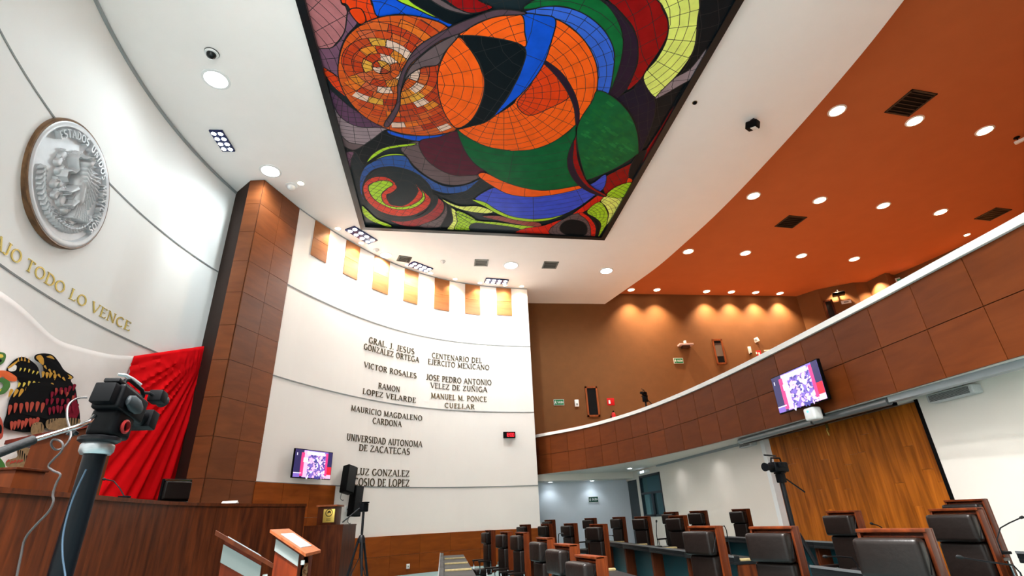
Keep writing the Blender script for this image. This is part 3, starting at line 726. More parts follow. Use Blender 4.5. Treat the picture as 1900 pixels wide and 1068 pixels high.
def inset(P, d):
    n = len(P); out = []
    for i in range(n):
        a, b, c = Vector(P[i-1]), Vector(P[i]), Vector(P[(i+1) % n])
        t1 = (b-a).normalized(); t2 = (c-b).normalized(); n1 = Vector((-t1.y, t1.x)); n2 = Vector((-t2.y, t2.x))
        bi = (n1+n2).normalized(); out.append(b+bi*(d/bi.dot(n1)))
    return out
fi = inset(fc, fw)
for i in range(4):
    a, b, c, d = Vector(fc[i]), Vector(fc[(i+1) % 4]), fi[(i+1) % 4], fi[i]
    fm.prism([tuple(a), tuple(b), tuple(c), tuple(d)], ZC-.11, ZC-.001)
fm.build('frame', mat('black_frame_lacquer', (14, 22, 26), .3), glass, True)
def GL(name, rgb, var=.10, sc=2.5, isl=0): return mat('glass_'+name, rgb, .3, noise=var, nscale=sc, spec=.1)
GC = dict(slate=(30, 42, 48), black=(12, 22, 28), pink=(176, 112, 116), mauve=(122, 84, 108), lmauve=(152, 134, 142), grey=(104, 88, 92), plum=(86, 28, 48), arm=(86, 66, 78), purple=(94, 62, 92),
          rust=(226, 66, 20), orange=(252, 100, 24), dorange=(226, 66, 18), blue=(18, 84, 212), blue2=(54, 102, 214), dblue=(38, 84, 158), peri=(62, 84, 212), green=(4, 98, 54), green2=(14, 104, 52), lgreen=(22, 118, 60),
          lime=(168, 216, 44), pale=(232, 246, 124), maroon=(146, 14, 16), wine=(158, 48, 52), navy=(26, 22, 44), dpurp=(44, 28, 48), red=(212, 40, 24), redr=(212, 62, 44), brown=(150, 72, 66))
GK = list(GC); GMs = [GL(k, GC[k], .16 if k in ('green', 'green2', 'maroon', 'lgreen') else .1, 3.2) for k in GK]
SUNC = [(206, 88, 30), (190, 62, 26), (222, 112, 34), (214, 160, 60), (226, 196, 178), (168, 50, 24), (196, 96, 58), (216, 132, 40), (198, 74, 30), (184, 70, 34), (204, 96, 40)]
SM = [GL('sun_%s' % 'abcdefghijk'[i], c, .12, 8) for i, c in enumerate(SUNC)]
SH = []      # (colour, outline in plan, families of lead lines)
def shape(key, P, grid=None, smooth=True):
    Q = [Vector((at_z(u, v, ZC).x, at_z(u, v, ZC).y)) for u, v in P]
    if smooth: Q = smooth_poly([tuple(p) for p in Q], 6)
    SH.append((key, Q, grid))
def C(u, v): p = at_z(u, v, ZC); return (p.x, p.y)
S = shape
gi = inset(fc, fw-.02)
SH.append(('slate', gi, ('lin', 70, .42, 160, .42)))
S('black', [(985, -70), (1200, -70), (1200, 20), (985, 20)], None, False)
S('black', [(1290, -140), (1480, -140), (1390, -10), (1245, 200), (1180, 330), (1200, 200), (1290, 60)], ('lin', 60, .5, 150, .5))
S('pink', q2([(60, -190), (320, -190), (300, 0), (330, 40), (345, 120), (310, 210), (230, 300), (170, 330), (90, 20)]), ('arc', C(470, 120), .28, 24))
S('mauve', q2([(345, 60), (400, 130), (330, 220), (290, 330), (285, 460), (190, 405), (150, 300), (250, 280), (320, 190)]), ('arc', C(470, 120), .28, 24))
S('rust', q2([(290, -190), (520, -190), (480, 0), (525, 95), (410, 140), (340, 30), (300, 0)]), ('lin', 80, .3, 170, .3))
S('dorange', q2([(350, 60), (420, 50), (450, 120), (410, 140)]))
S('blue', q2([(480, -60), (640, -60), (660, 0), (830, 75), (965, 130), (930, 160), (800, 105), (650, 82), (525, 97), (490, 20)]), ('lin', 20, .8, 110, .5))
S('lime', q2([(600, -40), (680, -30), (780, 35), (880, 100), (840, 92), (740, 45), (650, 5)]))
S('black', q2([(690, -60), (900, -60), (1020, 10), (1190, 50), (1060, 115), (965, 140), (840, 78), (720, 5)]))
S('grey', q2([(820, -20), (890, -10), (990, 45), (1090, 72), (1050, 82), (930, 50)]))
S('maroon', q2([(900, -60), (1060, -60), (1130, 0), (1210, 42), (1080, 75), (960, 20)]), ('lin', 60, .35, 150, .35))
S('purple', q2([(225, 530), (300, 590), (360, 640), (480, 715), (560, 762), (500, 772), (380, 750), (280, 690), (240, 610)]), ('arc', C(640, 130), .25, 40))
S('lmauve', q2([(245, 615), (300, 700), (400, 755), (560, 765), (585, 790), (500, 850), (400, 905), (320, 890), (290, 760)]), ('arc', C(640, 100), .2, 30))
S('grey', q2([(290, 800), (350, 850), (450, 870), (400, 905), (330, 905), (300, 860)]), None)
S('rust', q2([(185, 398), (290, 465), (318, 520), (345, 585), (250, 510)]), ('lin', 40, .25, 130, .25))
# lower left field
S('black', q4([(75, 290), (160, 315), (290, 235), (400, 160), (470, 200), (640, 245), (600, 268), (420, 285), (300, 350), (230, 430), (160, 330), (90, 330)]), ('lin', 10, .5, 100, .5))
S('mauve', q4([(85, 345), (150, 335), (130, 400), (130, 520), (160, 620), (140, 610), (110, 470)]), ('lin', 0, .3, 95, .4))
S('blue', q4([(410, 165), (520, 197), (650, 208), (800, 200), (920, 172), (860, 208), (760, 237), (640, 248), (500, 218), (420, 192)]), ('lin', 80, .5, 10, 3))
S('grey', q4([(510, 300), (640, 248), (665, 330), (720, 400), (850, 485), (950, 512), (1120, 500), (1090, 535), (980, 578), (850, 577), (720, 522), (620, 445), (560, 372)]), ('arc', C(820, 170), .35, 18))
S('lime', q4([(250, 402), (300, 342), (400, 292), (605, 264), (600, 281), (420, 308), (320, 362), (256, 408)]), ('lin', 30, .35, 120, 4))
S('lime', q4([(290, 400), (380, 355), (470, 343), (550, 355), (460, 358), (360, 375)]))
S('dblue', q4([(300, 402), (400, 362), (540, 362), (600, 440), (700, 520), (850, 592), (1000, 582), (1115, 538), (1060, 602), (950, 642), (830, 642), (700, 592), (600, 512), (500, 452), (400, 442), (290, 472), (230, 552), (215, 642), (245, 735), (203, 645), (195, 540), (230, 450)]), ('arc', C(738, 355), .3, 20))
S('slate', q4([(1115, 540), (1150, 560), (1215, 590), (1050, 680), (900, 690), (760, 640), (850, 660), (1000, 630)]), ('lin', 30, .4, 120, .4))
S('plum', q4([(650, 250), (800, 215), (940, 172), (980, 290), (1060, 410), (1150, 488), (1030, 510), (900, 505), (780, 450), (690, 370)]), ('arc', C(890, 130), .32, 22))
# swirl
S('slate', q4([(480, 445), (620, 490), (730, 590), (740, 700), (660, 800), (500, 835), (350, 800), (250, 700), (225, 590), (290, 490), (380, 450)]), ('arc', C(738, 355), .4, 10))
S('redr', q4([(228, 575), (290, 525), (390, 520), (455, 555), (480, 600), (440, 640), (400, 660), (430, 725), (520, 740), (600, 695), (640, 625), (622, 575), (700, 645), (738, 695), (700, 762), (600, 812), (480, 818), (350, 782), (260, 712), (224, 642)]), ('lin', 25, .3, 115, .3))
S('lime', q4([(262, 590), (330, 553), (415, 550), (448, 580), (400, 612), (362, 655), (385, 722), (470, 750), (580, 738), (660, 690), (672, 640), (630, 585), (686, 645), (684, 702), (600, 757), (480, 768), (370, 732), (290, 672)]), ('lin', 25, .25, 115, .25))
S('slate', q4([(470, 560), (560, 550), (620, 590), (632, 640), (590, 702), (510, 736), (430, 728), (418, 670), (460, 640), (482, 605)]))
S('wine', q4([(430, 850), (560, 855), (700, 805), (770, 730), (785, 680), (835, 720), (830, 782), (770, 842), (650, 892), (530, 892)]), ('lin', 25, .35, 115, .35))
S('slate', q4([(330, 800), (480, 838), (650, 815), (740, 740), (760, 660), (790, 672), (775, 740), (700, 808), (560, 855), (430, 850)]))
S('grey', q4([(650, 892), (780, 842), (838, 782), (850, 720), (862, 800), (810, 895), (720, 908)]), ('lin', 25, .35, 115, .35))
S('lime', q4([(213, 738), (260, 780), (330, 842), (425, 882), (435, 902), (380, 892), (280, 852), (222, 800)]), ('lin', 40, .25, 130, .25))
S('black', q4([(850, 700), (890, 760), (905, 830), (860, 915), (810, 905), (860, 800)]))
S('pale', q4([(890, 755), (935, 790), (940, 870), (915, 918), (862, 918), (905, 850)]), ('lin', 20, .2, 110, .3))
S('lime', q4([(930, 780), (1000, 798), (1085, 855), (1045, 900), (1035, 928), (920, 918), (938, 860)]), ('lin', 20, .2, 110, .2))
S('pale', q4([(825, 688), (950, 740), (1100, 742), (1210, 782), (1150, 797), (1000, 776), (880, 732)]), ('lin', 20, 3, 100, .25))
S('brown', q4([(1130, 820), (1250, 815), (1400, 850), (1561, 868), (1561, 900), (1400, 880), (1250, 850)]), ('lin', 20, 3, 110, .3))
S('lime', q4([(930, 795), (1080, 850), (1250, 865), (1450, 890), (1600, 900), (1700, 880), (1600, 925), (1400, 915), (1200, 890), (1060, 880)]), ('lin', 20, 3, 110, .3))
S('slate', q4([(1060, 872), (1200, 880), (1400, 910), (1420, 945), (1200, 935), (1040, 925)]), ('lin', 20, 3, 110, .35))
# lower right field
S('maroon', q5([(900, 600), (920, 520), (1000, 470), (1170, 375), (1300, 200), (1420, 0), (1480, -60), (1480, 0), (1300, 330), (1120, 560), (1000, 590), (925, 655)]), ('lin', 55, .35, 150, .6))
S('black', q5([(1165, 345), (1225, 330), (1125, 545), (1095, 515), (1110, 430)]))
S('rust', q5([(1090, 525), (1125, 542), (1105, 570), (1075, 568)]))
S('peri', q5([(90, 592), (200, 645), (350, 665), (500, 655), (700, 605), (820, 565), (900, 505), (925, 515), (905, 600), (830, 662), (720, 742), (600, 802), (480, 832), (340, 838), (200, 817), (80, 762), (0, 712), (-75, 680)]), ('arc', C(985, 190), .36, 13))
S('lime', q5([(-100, 690), (0, 712), (80, 764), (200, 817), (340, 838), (480, 832), (600, 806), (480, 848), (340, 858), (200, 838), (80, 792), (0, 745), (-60, 715)]), ('arc', C(985, 190), 3, 26))
S('red', q5([(240, 945), (300, 912), (440, 890), (540, 855), (620, 830), (720, 760), (800, 700), (860, 658), (925, 652), (850, 725), (740, 790), (640, 830), (560, 870), (500, 905), (480, 955)]), ('lin', 60, .35, 150, 3))
S('grey', q5([(490, 945), (510, 900), (600, 838), (700, 795), (780, 830), (815, 900), (800, 968), (580, 962)]), ('arc', C(1064, 421), .2, 12))
S('black', q5([(575, 930), (580, 880), (630, 848), (690, 845), (750, 865), (778, 910), (760, 960), (660, 972)]))
S('red', q5([(740, 788), (800, 830), (842, 895), (840, 965), (808, 970), (800, 900), (770, 842), (715, 800)]), ('lin', 30, .3, 120, .3))
S('black', q5([(830, 845), (875, 880), (862, 975), (842, 968), (846, 900)]))
S('lime', q5([(775, 783), (870, 708), (930, 780), (938, 862), (925, 882), (860, 980), (882, 880), (840, 830)]), ('arc', C(1080, 400), .2, 16))
S('pale', q5([(880, 700), (935, 655), (1050, 668), (930, 882), (940, 800), (915, 740)]), ('arc', C(1080, 400), .2, 16))
S('lime', q5([(925, 658), (1000, 590), (1115, 562), (1050, 672)]), ('arc', C(1080, 400), .2, 16))
# great sun and arm
S('sun', q2([(540, 92), (420, 140), (332, 220), (290, 340), (288, 460), (340, 582), (430, 682), (540, 748), (660, 790), (800, 806), (920, 792), (1000, 762), (1040, 650), (1020, 480), (1000, 300), (960, 180), (900, 128), (780, 92), (660, 80)]), ('arc', C(735, 135), .30, 26))
S('green', [*q2([(1000, 762), (1100, 838), (1230, 880), (1330, 895), (1500, 860)]), *q5([(500, 250), (640, 170), (692, 100), (700, 200), (655, 280), (630, 370), (645, 470), (705, 585), (600, 602), (450, 617), (300, 604), (150, 562), (60, 512), (0, 470)]), *q4([(1060, 402), (985, 290)])], ('arc', C(985, 110), .5, 9))
S('orange', q4([(1152, 485), (1280, 545), (1410, 590), (1560, 618), (1690, 612), (1870, 582), (1925, 588), (1790, 628), (1650, 655), (1500, 668), (1350, 652), (1240, 605), (1100, 510)]), ('arc', C(985, 190), 3, 22))
S('navy', q3([(650, 580), (750, 530), (820, 457), (880, 570), (892, 650), (860, 770), (800, 912), (790, 905), (788, 800), (760, 700), (700, 620)]), ('lin', 60, .35, 140, .45))
S('maroon', q3([(600, -40), (760, -120), (940, -60), (925, 20), (965, 110), (965, 190), (930, 270), (850, 390), (800, 470), (720, 530), (780, 385), (785, 270), (760, 160), (690, 70)]), ('lin', 50, .5, 130, .6))
S('dpurp', q3([(560, -10), (640, 20), (690, 80), (770, 190), (787, 280), (772, 400), (720, 520), (650, 582), (608, 550), (660, 440), (695, 300), (690, 190), (640, 80)]), ('arc', C(1040, 110), .3, 16))
S('green2', q3([(100, 45), (180, -20), (300, -60), (480, -50), (590, 10), (660, 100), (697, 210), (690, 330), (650, 470), (608, 553), (630, 400), (640, 290), (590, 180), (500, 95), (400, 45), (290, 25)]), ('arc', C(1010, 140), .5, 10))
S('blue2', q3([(100, 70), (190, 35), (290, 27), (400, 45), (500, 95), (590, 180), (642, 290), (640, 410), (608, 556), (545, 532), (543, 400), (490, 270), (400, 165), (290, 105)]), ('arc', C(990, 150), .26, 24))
S('orange', [*q3([(280, 108), (400, 168), (490, 268), (542, 400), (537, 540), (480, 652), (410, 742), (290, 836), (160, 886), (30, 896)]), *q2([(1310, 893), (1200, 876), (1100, 837), (1002, 764), (1100, 738), (1230, 680), (1330, 615)]), *q3([(60, 580), (130, 500), (210, 380), (255, 250)])], ('arc', C(935, 175), .30, 22))
S('dorange', q3([(222, 362), (330, 450), (382, 562), (250, 642), (130, 682), (62, 612), (140, 505)]), ('arc', C(935, 175), .30, 22))
S('dpurp', q3([(100, 285), (220, 345), (330, 428), (402, 540), (432, 640), (432, 725), (415, 735), (404, 640), (366, 545), (296, 445), (200, 350)]))
S('blue', [*q3([(90, 75), (200, 78), (292, 105), (270, 230), (215, 385), (115, 525), (20, 612)]), *q2([(1230, 680), (1190, 705), (1290, 590), (1360, 450), (1395, 300), (1395, 180)])], ('lin', 10, 1.2, 100, .7))
S('orange', q2([(1005, 210), (1100, 140), (1240, 85), (1380, 76), (1402, 180), (1397, 272), (1200, 216)]), ('arc', C(990, 160), .3, 18))
S('black', q2([(1000, 205), (1200, 213), (1397, 270), (1385, 400), (1310, 550), (1195, 705), (1080, 748), (990, 765), (1090, 700), (1150, 580), (1160, 470), (1130, 360), (1060, 265)]), ('arc', C(1010, 60), .55, 12))
S('orange', q2([(1003, 210), (930, 300), (888, 400), (880, 500), (900, 610), (940, 700), (998, 758), (1080, 712), (1140, 605), (1162, 480), (1132, 380), (1072, 280)]), ('arc', C(760, 150), .33, 14))
S('arm', q2([(1400, 60), (1240, 45), (1090, 95), (960, 150), (770, 262), (690, 370), (645, 480), (640, 580), (620, 640), (560, 735), (590, 745), (650, 640), (660, 540), (700, 400), (790, 310), (900, 230), (1010, 192), (1130, 122), (1250, 85), (1390, 75)]), ('lin', 60, 1.2, 130, .9))
S('grey', q2([(1010, 195), (900, 240), (790, 318), (705, 410), (660, 540), (700, 450), (790, 392), (882, 376), (925, 300)]), ('lin', 60, .7, 140, .5))
S('lgreen', q3([(545, 533), (640, 572), (730, 662), (780, 772), (792, 890), (778, 920), (650, 1000), (500, 1064), (470, 1050), (430, 900), (420, 780), (445, 700), (510, 600)]), None)
S('maroon', q5([(692, 140), (690, 200), (655, 280), (630, 370), (645, 470), (705, 565), (790, 625), (880, 662), (925, 655), (830, 600), (770, 540), (722, 430), (700, 330)]), ('lin', 0, .3, 90, 4))
S('dpurp', q5([(668, 250), (628, 370), (640, 470), (700, 565), (800, 632), (905, 662), (780, 590), (700, 490), (666, 385), (672, 290)]))
S('black', q3([(1140, -60), (1420, -60), (1400, 0), (1250, 270), (1100, 450), (1030, 482), (900, 572), (1050, 420), (1120, 290), (1145, 150)]), ('lin', 60, .5, 150, .5))
S('pale', q3([(900, -40), (1140, -50), (1142, 120), (1122, 280), (1052, 400), (960, 502), (890, 572), (818, 455), (900, 340), (958, 225), (966, 110), (930, 20)]), ('arc', C(1130, 60), .28, 22))
S('lmauve', q3([(1200, 275), (1100, 400), (1000, 462), (888, 582), (1040, 500), (1125, 440)]), ('lin', 60, .5, 150, .4))
# build: every colour field is a sheet a hair lower than the one it overlaps
ZG = ZC-.012; gm = MB(); lm = MB(); DZL = .0007
def inside(P, x, y):
    r = False; n = len(P); j = n-1
    for i in range(n):
        a, b = P[i], P[j]
        if (a[1] > y) != (b[1] > y) and x < (b[0]-a[0])*(y-a[1])/(b[1]-a[1])+a[0]: r = not r
        j = i
    return r
def clip_line(P, a, b):
    """pieces of segment a-b inside polygon P"""
    d = (b[0]-a[0], b[1]-a[1]); ts = [0., 1.]
    n = len(P)
    for i in range(n):
        p, q = P[i-1], P[i]; ex, ey = q[0]-p[0], q[1]-p[1]; den = d[0]*ey-d[1]*ex
        if abs(den) < 1e-12: continue
        t = ((p[0]-a[0])*ey-(p[1]-a[1])*ex)/den; w = ((p[0]-a[0])*d[1]-(p[1]-a[1])*d[0])/den
        if 0 < t < 1 and 0 <= w <= 1: ts.append(t)
    ts.sort(); out = []
    for t0, t1 in zip(ts, ts[1:]):
        m = (t0+t1)/2
        if t1-t0 > 1e-6 and inside(P, a[0]+d[0]*m, a[1]+d[1]*m): out.append(((a[0]+d[0]*t0, a[1]+d[1]*t0), (a[0]+d[0]*t1, a[1]+d[1]*t1)))
    return out
def strip(a, b, w, z):
    a = Vector(a); b = Vector(b); t = (b-a)
    if t.length < 1e-5: return
    t.normalize(); n = Vector((-t.y, t.x))*w/2; t = t*w*.3; a = a-t; b = b+t
    lm.add([(a+n).to_3d()+Vector((0, 0, z)), (a-n).to_3d()+Vector((0, 0, z)), (b-n).to_3d()+Vector((0, 0, z)), (b+n).to_3d()+Vector((0, 0, z))], [(0, 1, 2, 3)])
GIP = [tuple(p) for p in gi]
def clip_to_frame(P):
    """keep an outline within the frame (convex)"""
    out = [tuple(p) for p in P]
    for i in range(4):
        a, b = Vector(GIP[i]), Vector(GIP[(i+1) % 4]); e_ = b-a; nn_ = Vector((-e_.y, e_.x)); res = []
        for k in range(len(out)):
            p, q = Vector(out[k-1]), Vector(out[k]); dp, dq = (p-a).dot(nn_), (q-a).dot(nn_)
            if (dp >= 0) != (dq >= 0): res.append(tuple(p+(q-p)*(dp/(dp-dq))))
            if dq >= 0: res.append(tuple(q))
        out = res
        if len(out) < 3: return []
    return out
bb = [(min(p[0] for p in P), max(p[0] for p in P), min(p[1] for p in P), max(p[1] for p in P)) for _, P, _ in SH]
grng = random.Random(11)
for li, (key, P, grid) in enumerate(SH):
    P = clip_to_frame(P)
    if not P: continue
    z = ZG-li*DZL; zl = z-.0004
    if key == 'sun':
        # ring by ring of separate panes
        c = C(708, 122); rads = np.arange(0, 4.2, .19)
        gm.add([(p[0], p[1], z) for p in P], [tuple(range(len(P)))], len(GK)+0)
        for r0, r1 in zip(rads, rads[1:]):
            nseg = max(5, int(2*PI*(r0+.1)/.30)); ph = grng.random()
            for k in range(nseg):
                a0 = 2*PI*(k+ph)/nseg; a1 = 2*PI*(k+1+ph)/nseg
                quad = [(c[0]+r*1.12*math.cos(a), c[1]+r*math.sin(a)) for r, a in ((r0, a0), (r1, a0), (r1, (a0+a1)/2), (r1, a1), (r0, a1))]
                if all(inside(P, *p) for p in quad):
                    gm.add([(p[0], p[1], z-.0002) for p in quad], [tuple(range(5))], len(GK)+grng.choice([0, 0, 1, 1, 2, 3, 4, 5, 6, 7, 8, 9, 10, 8, 9, 1]))
                    if grng.random() < .8: strip(quad[0], quad[1], .016, zl)
                    strip(quad[1], quad[2], .016, zl); strip(quad[2], quad[3], .016, zl)
    elif key == 'lgreen':
        gm.add([(p[0], p[1], z) for p in P], [tuple(range(len(P)))], GK.index('green'))
        x0, x1, y0, y1 = min(p[0] for p in P), max(p[0] for p in P), min(p[1] for p in P), max(p[1] for p in P)
        for _ in range(230):
            x, y = grng.uniform(x0, x1), grng.uniform(y0, y1); a = .6; ca, sa = math.cos(a), math.sin(a); w, h = grng.uniform(.05, .17), grng.uniform(.02, .045)
            quad = [(x+px*ca-py*sa, y+px*sa+py*ca) for px, py in ((-w, -h), (w, -h), (w, h), (-w, h))]
            if all(inside(P, *p) for p in quad): gm.add([(p[0], p[1], z-.0001-.0000022*_) for p in quad], [(0, 1, 2, 3)], GK.index(grng.choice(['lgreen', 'green2', 'green2'])))
    else:
        gm.add([(p[0], p[1], z) for p in P], [tuple(range(len(P)))], GK.index(key))
    for a, b in zip(P, P[1:]+P[:1]): strip(a, b, .026, zl)
    x0, x1, y0, y1 = min(p[0] for p in P), max(p[0] for p in P), min(p[1] for p in P), max(p[1] for p in P); big = math.hypot(x1-x0, y1-y0)
    segs = []
    if grid: grid = (grid[0], grid[1], grid[2]*.7, grid[3], grid[4]*.7) if grid[0] == 'lin' else (grid[0], grid[1], grid[2]*.68, int(grid[3]*1.4))
    if grid and grid[0] == 'lin':
        for ang, sp in ((grid[1], grid[2]), (grid[3], grid[4])):
            a = math.radians(ang); t = Vector((math.cos(a), math.sin(a))); n = Vector((-t.y, t.x)); c = Vector(((x0+x1)/2, (y0+y1)/2)); k = int(big/2/sp)+1
            for i in range(-k, k+1):
                pts = [c+n*(sp*(i+.37))+t*(big*(f-.5)) for f in np.linspace(0, 1, 7)]
                pts = [p+n*(.10*math.sin(2.2*(p-c).dot(t)/max(big, .5)*3)) for p in pts]
                segs += list(zip(pts, pts[1:]))
    elif grid and grid[0] == 'arc':
        c = Vector(grid[1]); sp = grid[2]; nr = grid[3]
        rmx = max((Vector(p)-c).length for p in P); r = sp*.6
        while r < rmx:
            n = max(12, int(2*PI*r/.35)); pts = [c+Vector((math.cos(2*PI*i/n), math.sin(2*PI*i/n)))*r for i in range(n+1)]; segs += list(zip(pts, pts[1:])); r += sp
        for i in range(nr):
            a = 2*PI*i/nr; segs.append((c+Vector((math.cos(a), math.sin(a)))*sp*.6, c+Vector((math.cos(a), math.sin(a)))*rmx))
    for a, b in segs:
        for p, q in clip_line(P, a, b): strip(p, q, .013, zl)
gm.build('glass', GMs+SM, glass, True)
lm.build('lead_lines', mat('dark_lead', (38, 40, 42), .5, metal=.3), glass, True)
# ------------------------------------------------------------------ seating tiers
TIER = [0.0, .07, .15, .22]
HEADZ = 1.225
CH = [  # headrest top-front centre (pixel), depth, tier, turn from the viewer (deg), label
 (1643, 994, 3.6, 1, 24, 'largest leather chair at the bottom right with broad headrest and brown shell rim'),
 (1759, 947, 5.2, 2, 28, 'dark chair right of the largest chair before the right white wall, nearer of two'),
 (1780, 927, 6.6, 3, 26, 'chair mostly hidden behind another, farthest right against the white wall'),
 (1553, 956, 7.0, 2, 40, 'leather chair in front of the wooden double door, left of the largest chair'),
 (1422, 987, 5.0, 1, 31, 'big leather chair with wide wooden rim in front of the tall tripod by the door'),
 (1293, 982, 6.1, 1, 46, 'leather chair standing tall before the white wall, reddish wooden side, chrome armrest behind'),
 (1367, 948, 12.0, 3, 43, 'chair standing alone against the white wall just left of the wooden door'),
 (1290, 951, 12.6, 3, 36, 'chair against the white wall, right of the dark window, second from the wooden door'),
 (1250, 962, 11.2, 2, 43, 'chair in the middle row right of the dark window, overlapping a chair behind it'),
 (1239, 953, 14.2, 3, 43, 'chair peeping out behind another one right of the dark window'),
 (1186, 963.6, 12.9, 2, 41, 'chair directly below the dark glazed window'),
 (1142, 963, 14.9, 2, 50, 'chair in front of the teal glass door leaf'),
 (1101, 976, 10.4, 1, 52, 'chair below the corridor exit sign, in front of a smaller chair'),
 (1090, 964, 16.0, 2, 48, 'small far chair at the corridor wall behind a larger one, below the exit sign'),
 (1051, 976, 13.0, 1, 55, 'chair standing alone against the blue-white corridor wall'),
 (1014, 967.5, 16.3, 2, 55, 'farthest chair at the corner of the names wall and corridor, behind another'),
 (1007, 975, 14.0, 1, 60, 'chair in front of the corner where names wall and corridor meet'),
 (900.5, 986.7, 13.0, 0, 72, 'leftmost chair at the far end of the inner row by the wainscot'),
 (929, 990, 10.8, 0, 70, 'second chair from the left in the inner row'),
 (957, 993, 9.9, 0, 70, 'third chair from the left in the inner row, half hiding a chair behind'),
 (967, 976, 14.5, 1, 60, 'chair behind the third chair of the inner row, before the wainscot'),
 (996, 1005, 7.4, 0, 70, 'inner-row chair with an orange-brown shell, back one of the three nearest'),
 (1031, 1019, 5.8, 0, 68, 'inner-row chair with a worn lighter headrest, middle of the three nearest'),
 (1073, 1042, 5.0, 0, 64, 'nearest inner-row chair at the bottom edge, headrest top and shell rim in view'),
]
def build_chair(r):
    W2 = .203
    b = MB(); b.box((-W2, .0, .42), (W2, .03, 1.272), bev=.006)
    b.box((-W2, -.08, .42), (-W2+.022, .0, 1.272), bev=.005); b.box((W2-.022, -.08, .42), (W2, .0, 1.272), bev=.005)
    b.box((-W2, -.09, 1.252), (W2, .0, 1.274), bev=.005); b.box((-W2+.024, -.06, 1.216), (W2-.024, -.001, 1.234), bev=.004)
    b.build('shell', SHELL, r)
    h = MB(); h.box((-.198, -.198, .995), (.188, -.085, HEADZ), bev=.036); h.box((-.175, -.11, 1.02), (.175, -.003, HEADZ-.012), bev=.02); ho = h.build('headrest', LEATHER, r)
    for sx in (-1, 1): MB().tube([(sx*.190, -.16, 1.03), (sx*.188, -.12, 1.10), (sx*.180, -.08, 1.17)], .0035, 6).build('headrest_strap', BLACK, ho)
    k = MB(); k.box((-.178, -.155, .50), (.176, -.004, .99), bev=.03); k.build('backrest', LEATHER, r)
    st = MB(); st.box((-.19, -.46, .38), (.19, -.05, .50), bev=.04); st.build('seat', LEATHER, r)
    for sx in (-1, 1):
        a = MB(); a.box((sx*.222-.024, -.40, .64), (sx*.222+.024, -.09, .675), bev=.012)
        ao = a.build('armrest', LEATHER, r)
        MB().tube([(sx*.19, -.10, .42), (sx*.226, -.10, .46), (sx*.226, -.11, .64)], .011, 8).tube([(sx*.19, -.36, .42), (sx*.226, -.36, .47), (sx*.226, -.37, .64)], .011, 8).build('armrest_bracket', CHROME, ao)
    co_ = MB().lathe([(.001, .38), (.09, .38), (.09, .36), (.032, .34), (.032, .10), (.05, .09), (.05, .06), (.001, .06)], 20).build('column', BLACKM, r)
    f = MB()
    for i in range(5):
        a = 2*PI*i/5; f.tube([(0, 0, .075), (.25*math.cos(a), .25*math.sin(a), .055)], [.028, .018], 8)
    fo = f.build('star_base', BLACKM, r); fo.location = (0, -.2, 0)
    co_.location = (0, -.2, 0)
    for i in range(5):
        a = 2*PI*i/5; c = MB(); c.tube([(.25*math.cos(a)-.02*math.sin(a), .25*math.sin(a)+.02*math.cos(a), .029), (.25*math.cos(a)+.02*math.sin(a), .25*math.sin(a)-.02*math.cos(a), .029)], .029, 12)
        co = c.build('castor', RUBBER, fo)
chairs = []
proto = None
ROWS = {0: [], 1: [], 2: [], 3: []}
for i, (u, v, d, tr, rot, lab) in enumerate(CH):
    p = at_depth(u, v, d); toc = math.atan2(-p.y, -p.x); fa = toc-math.radians(rot); fx, fy = math.cos(fa), math.sin(fa)
    loc = (p.x-fx*.15, p.y-fy*.15, TIER[tr]); rz = face_rot((fx, fy))
    if proto is None:
        proto = thing('assembly_chair', lab, 'chair', loc, rz, 'leather assembly chairs'); build_chair(proto); r = proto
    else:
        r = copy_tree(proto); r.location = loc; r.rotation_euler = (0, 0, rz)
    if tr == 0: r.scale = (1, 1, min(1.0, max(.88, (p.z-TIER[0])/HEADZ)))   # gas lift set lower
    r['label'] = lab; chairs.append(r); ROWS[tr].append((loc[0], loc[1], fx, fy))

# ------------------------------------------------------------------ desks in front of every row
def build_desk(r, L):
    MB().box((-L/2, -.28, .715), (L/2, .28, .75), bev=.006).build('desk_top', DESKTOP, r)
    MB().box((-L/2+.04, -.06, .08), (L/2-.04, -.045, .715)).build('front_panel', mat('teal_frosted_glass', (14, 58, 66), .3, noise=.08, nscale=3), r)
    for sx in (-1, 1): MB().box((sx*(L/2-.02)-.015, -.24, 0), (sx*(L/2-.02)+.015, .22, .715)).build('side_panel', WALNUT, r)
    MB().box((-L/2, -.28, .75), (L/2, -.20, .81), bev=.004).build('front_ledge', DESKTOP, r)
    MB().box((-L/2, -.284, .795), (L/2, -.272, .815)).build('steel_edge', STEEL, r)
    MB().box((L/2-.10, -.18, .75), (L/2-.02, .26, .775), bev=.004).build('document_tray', mat('beige_tray', (140, 126, 88), .6, noise=.2, nscale=30), r)
DESKS = {0: (.22, 0.0, [3.0+1.45*i for i in range(8)]), 1: (2.02, .07, [2.3+1.45*i for i in range(8)]), 2: (3.88, .15, [3.1+1.45*i for i in range(8) if i != 2]), 3: (5.62, .22, [4.0+1.45*i for i in range(5) if i != 1])}
DL = ['inner row, farthest from the presiding desk steps', '', '', '']
ORD = ['first', 'second', 'third', 'fourth', 'fifth', 'sixth', 'seventh', 'eighth']
ROWN = {0: 'inner row', 1: 'second row', 2: 'third row', 3: 'outer row'}
dk = None
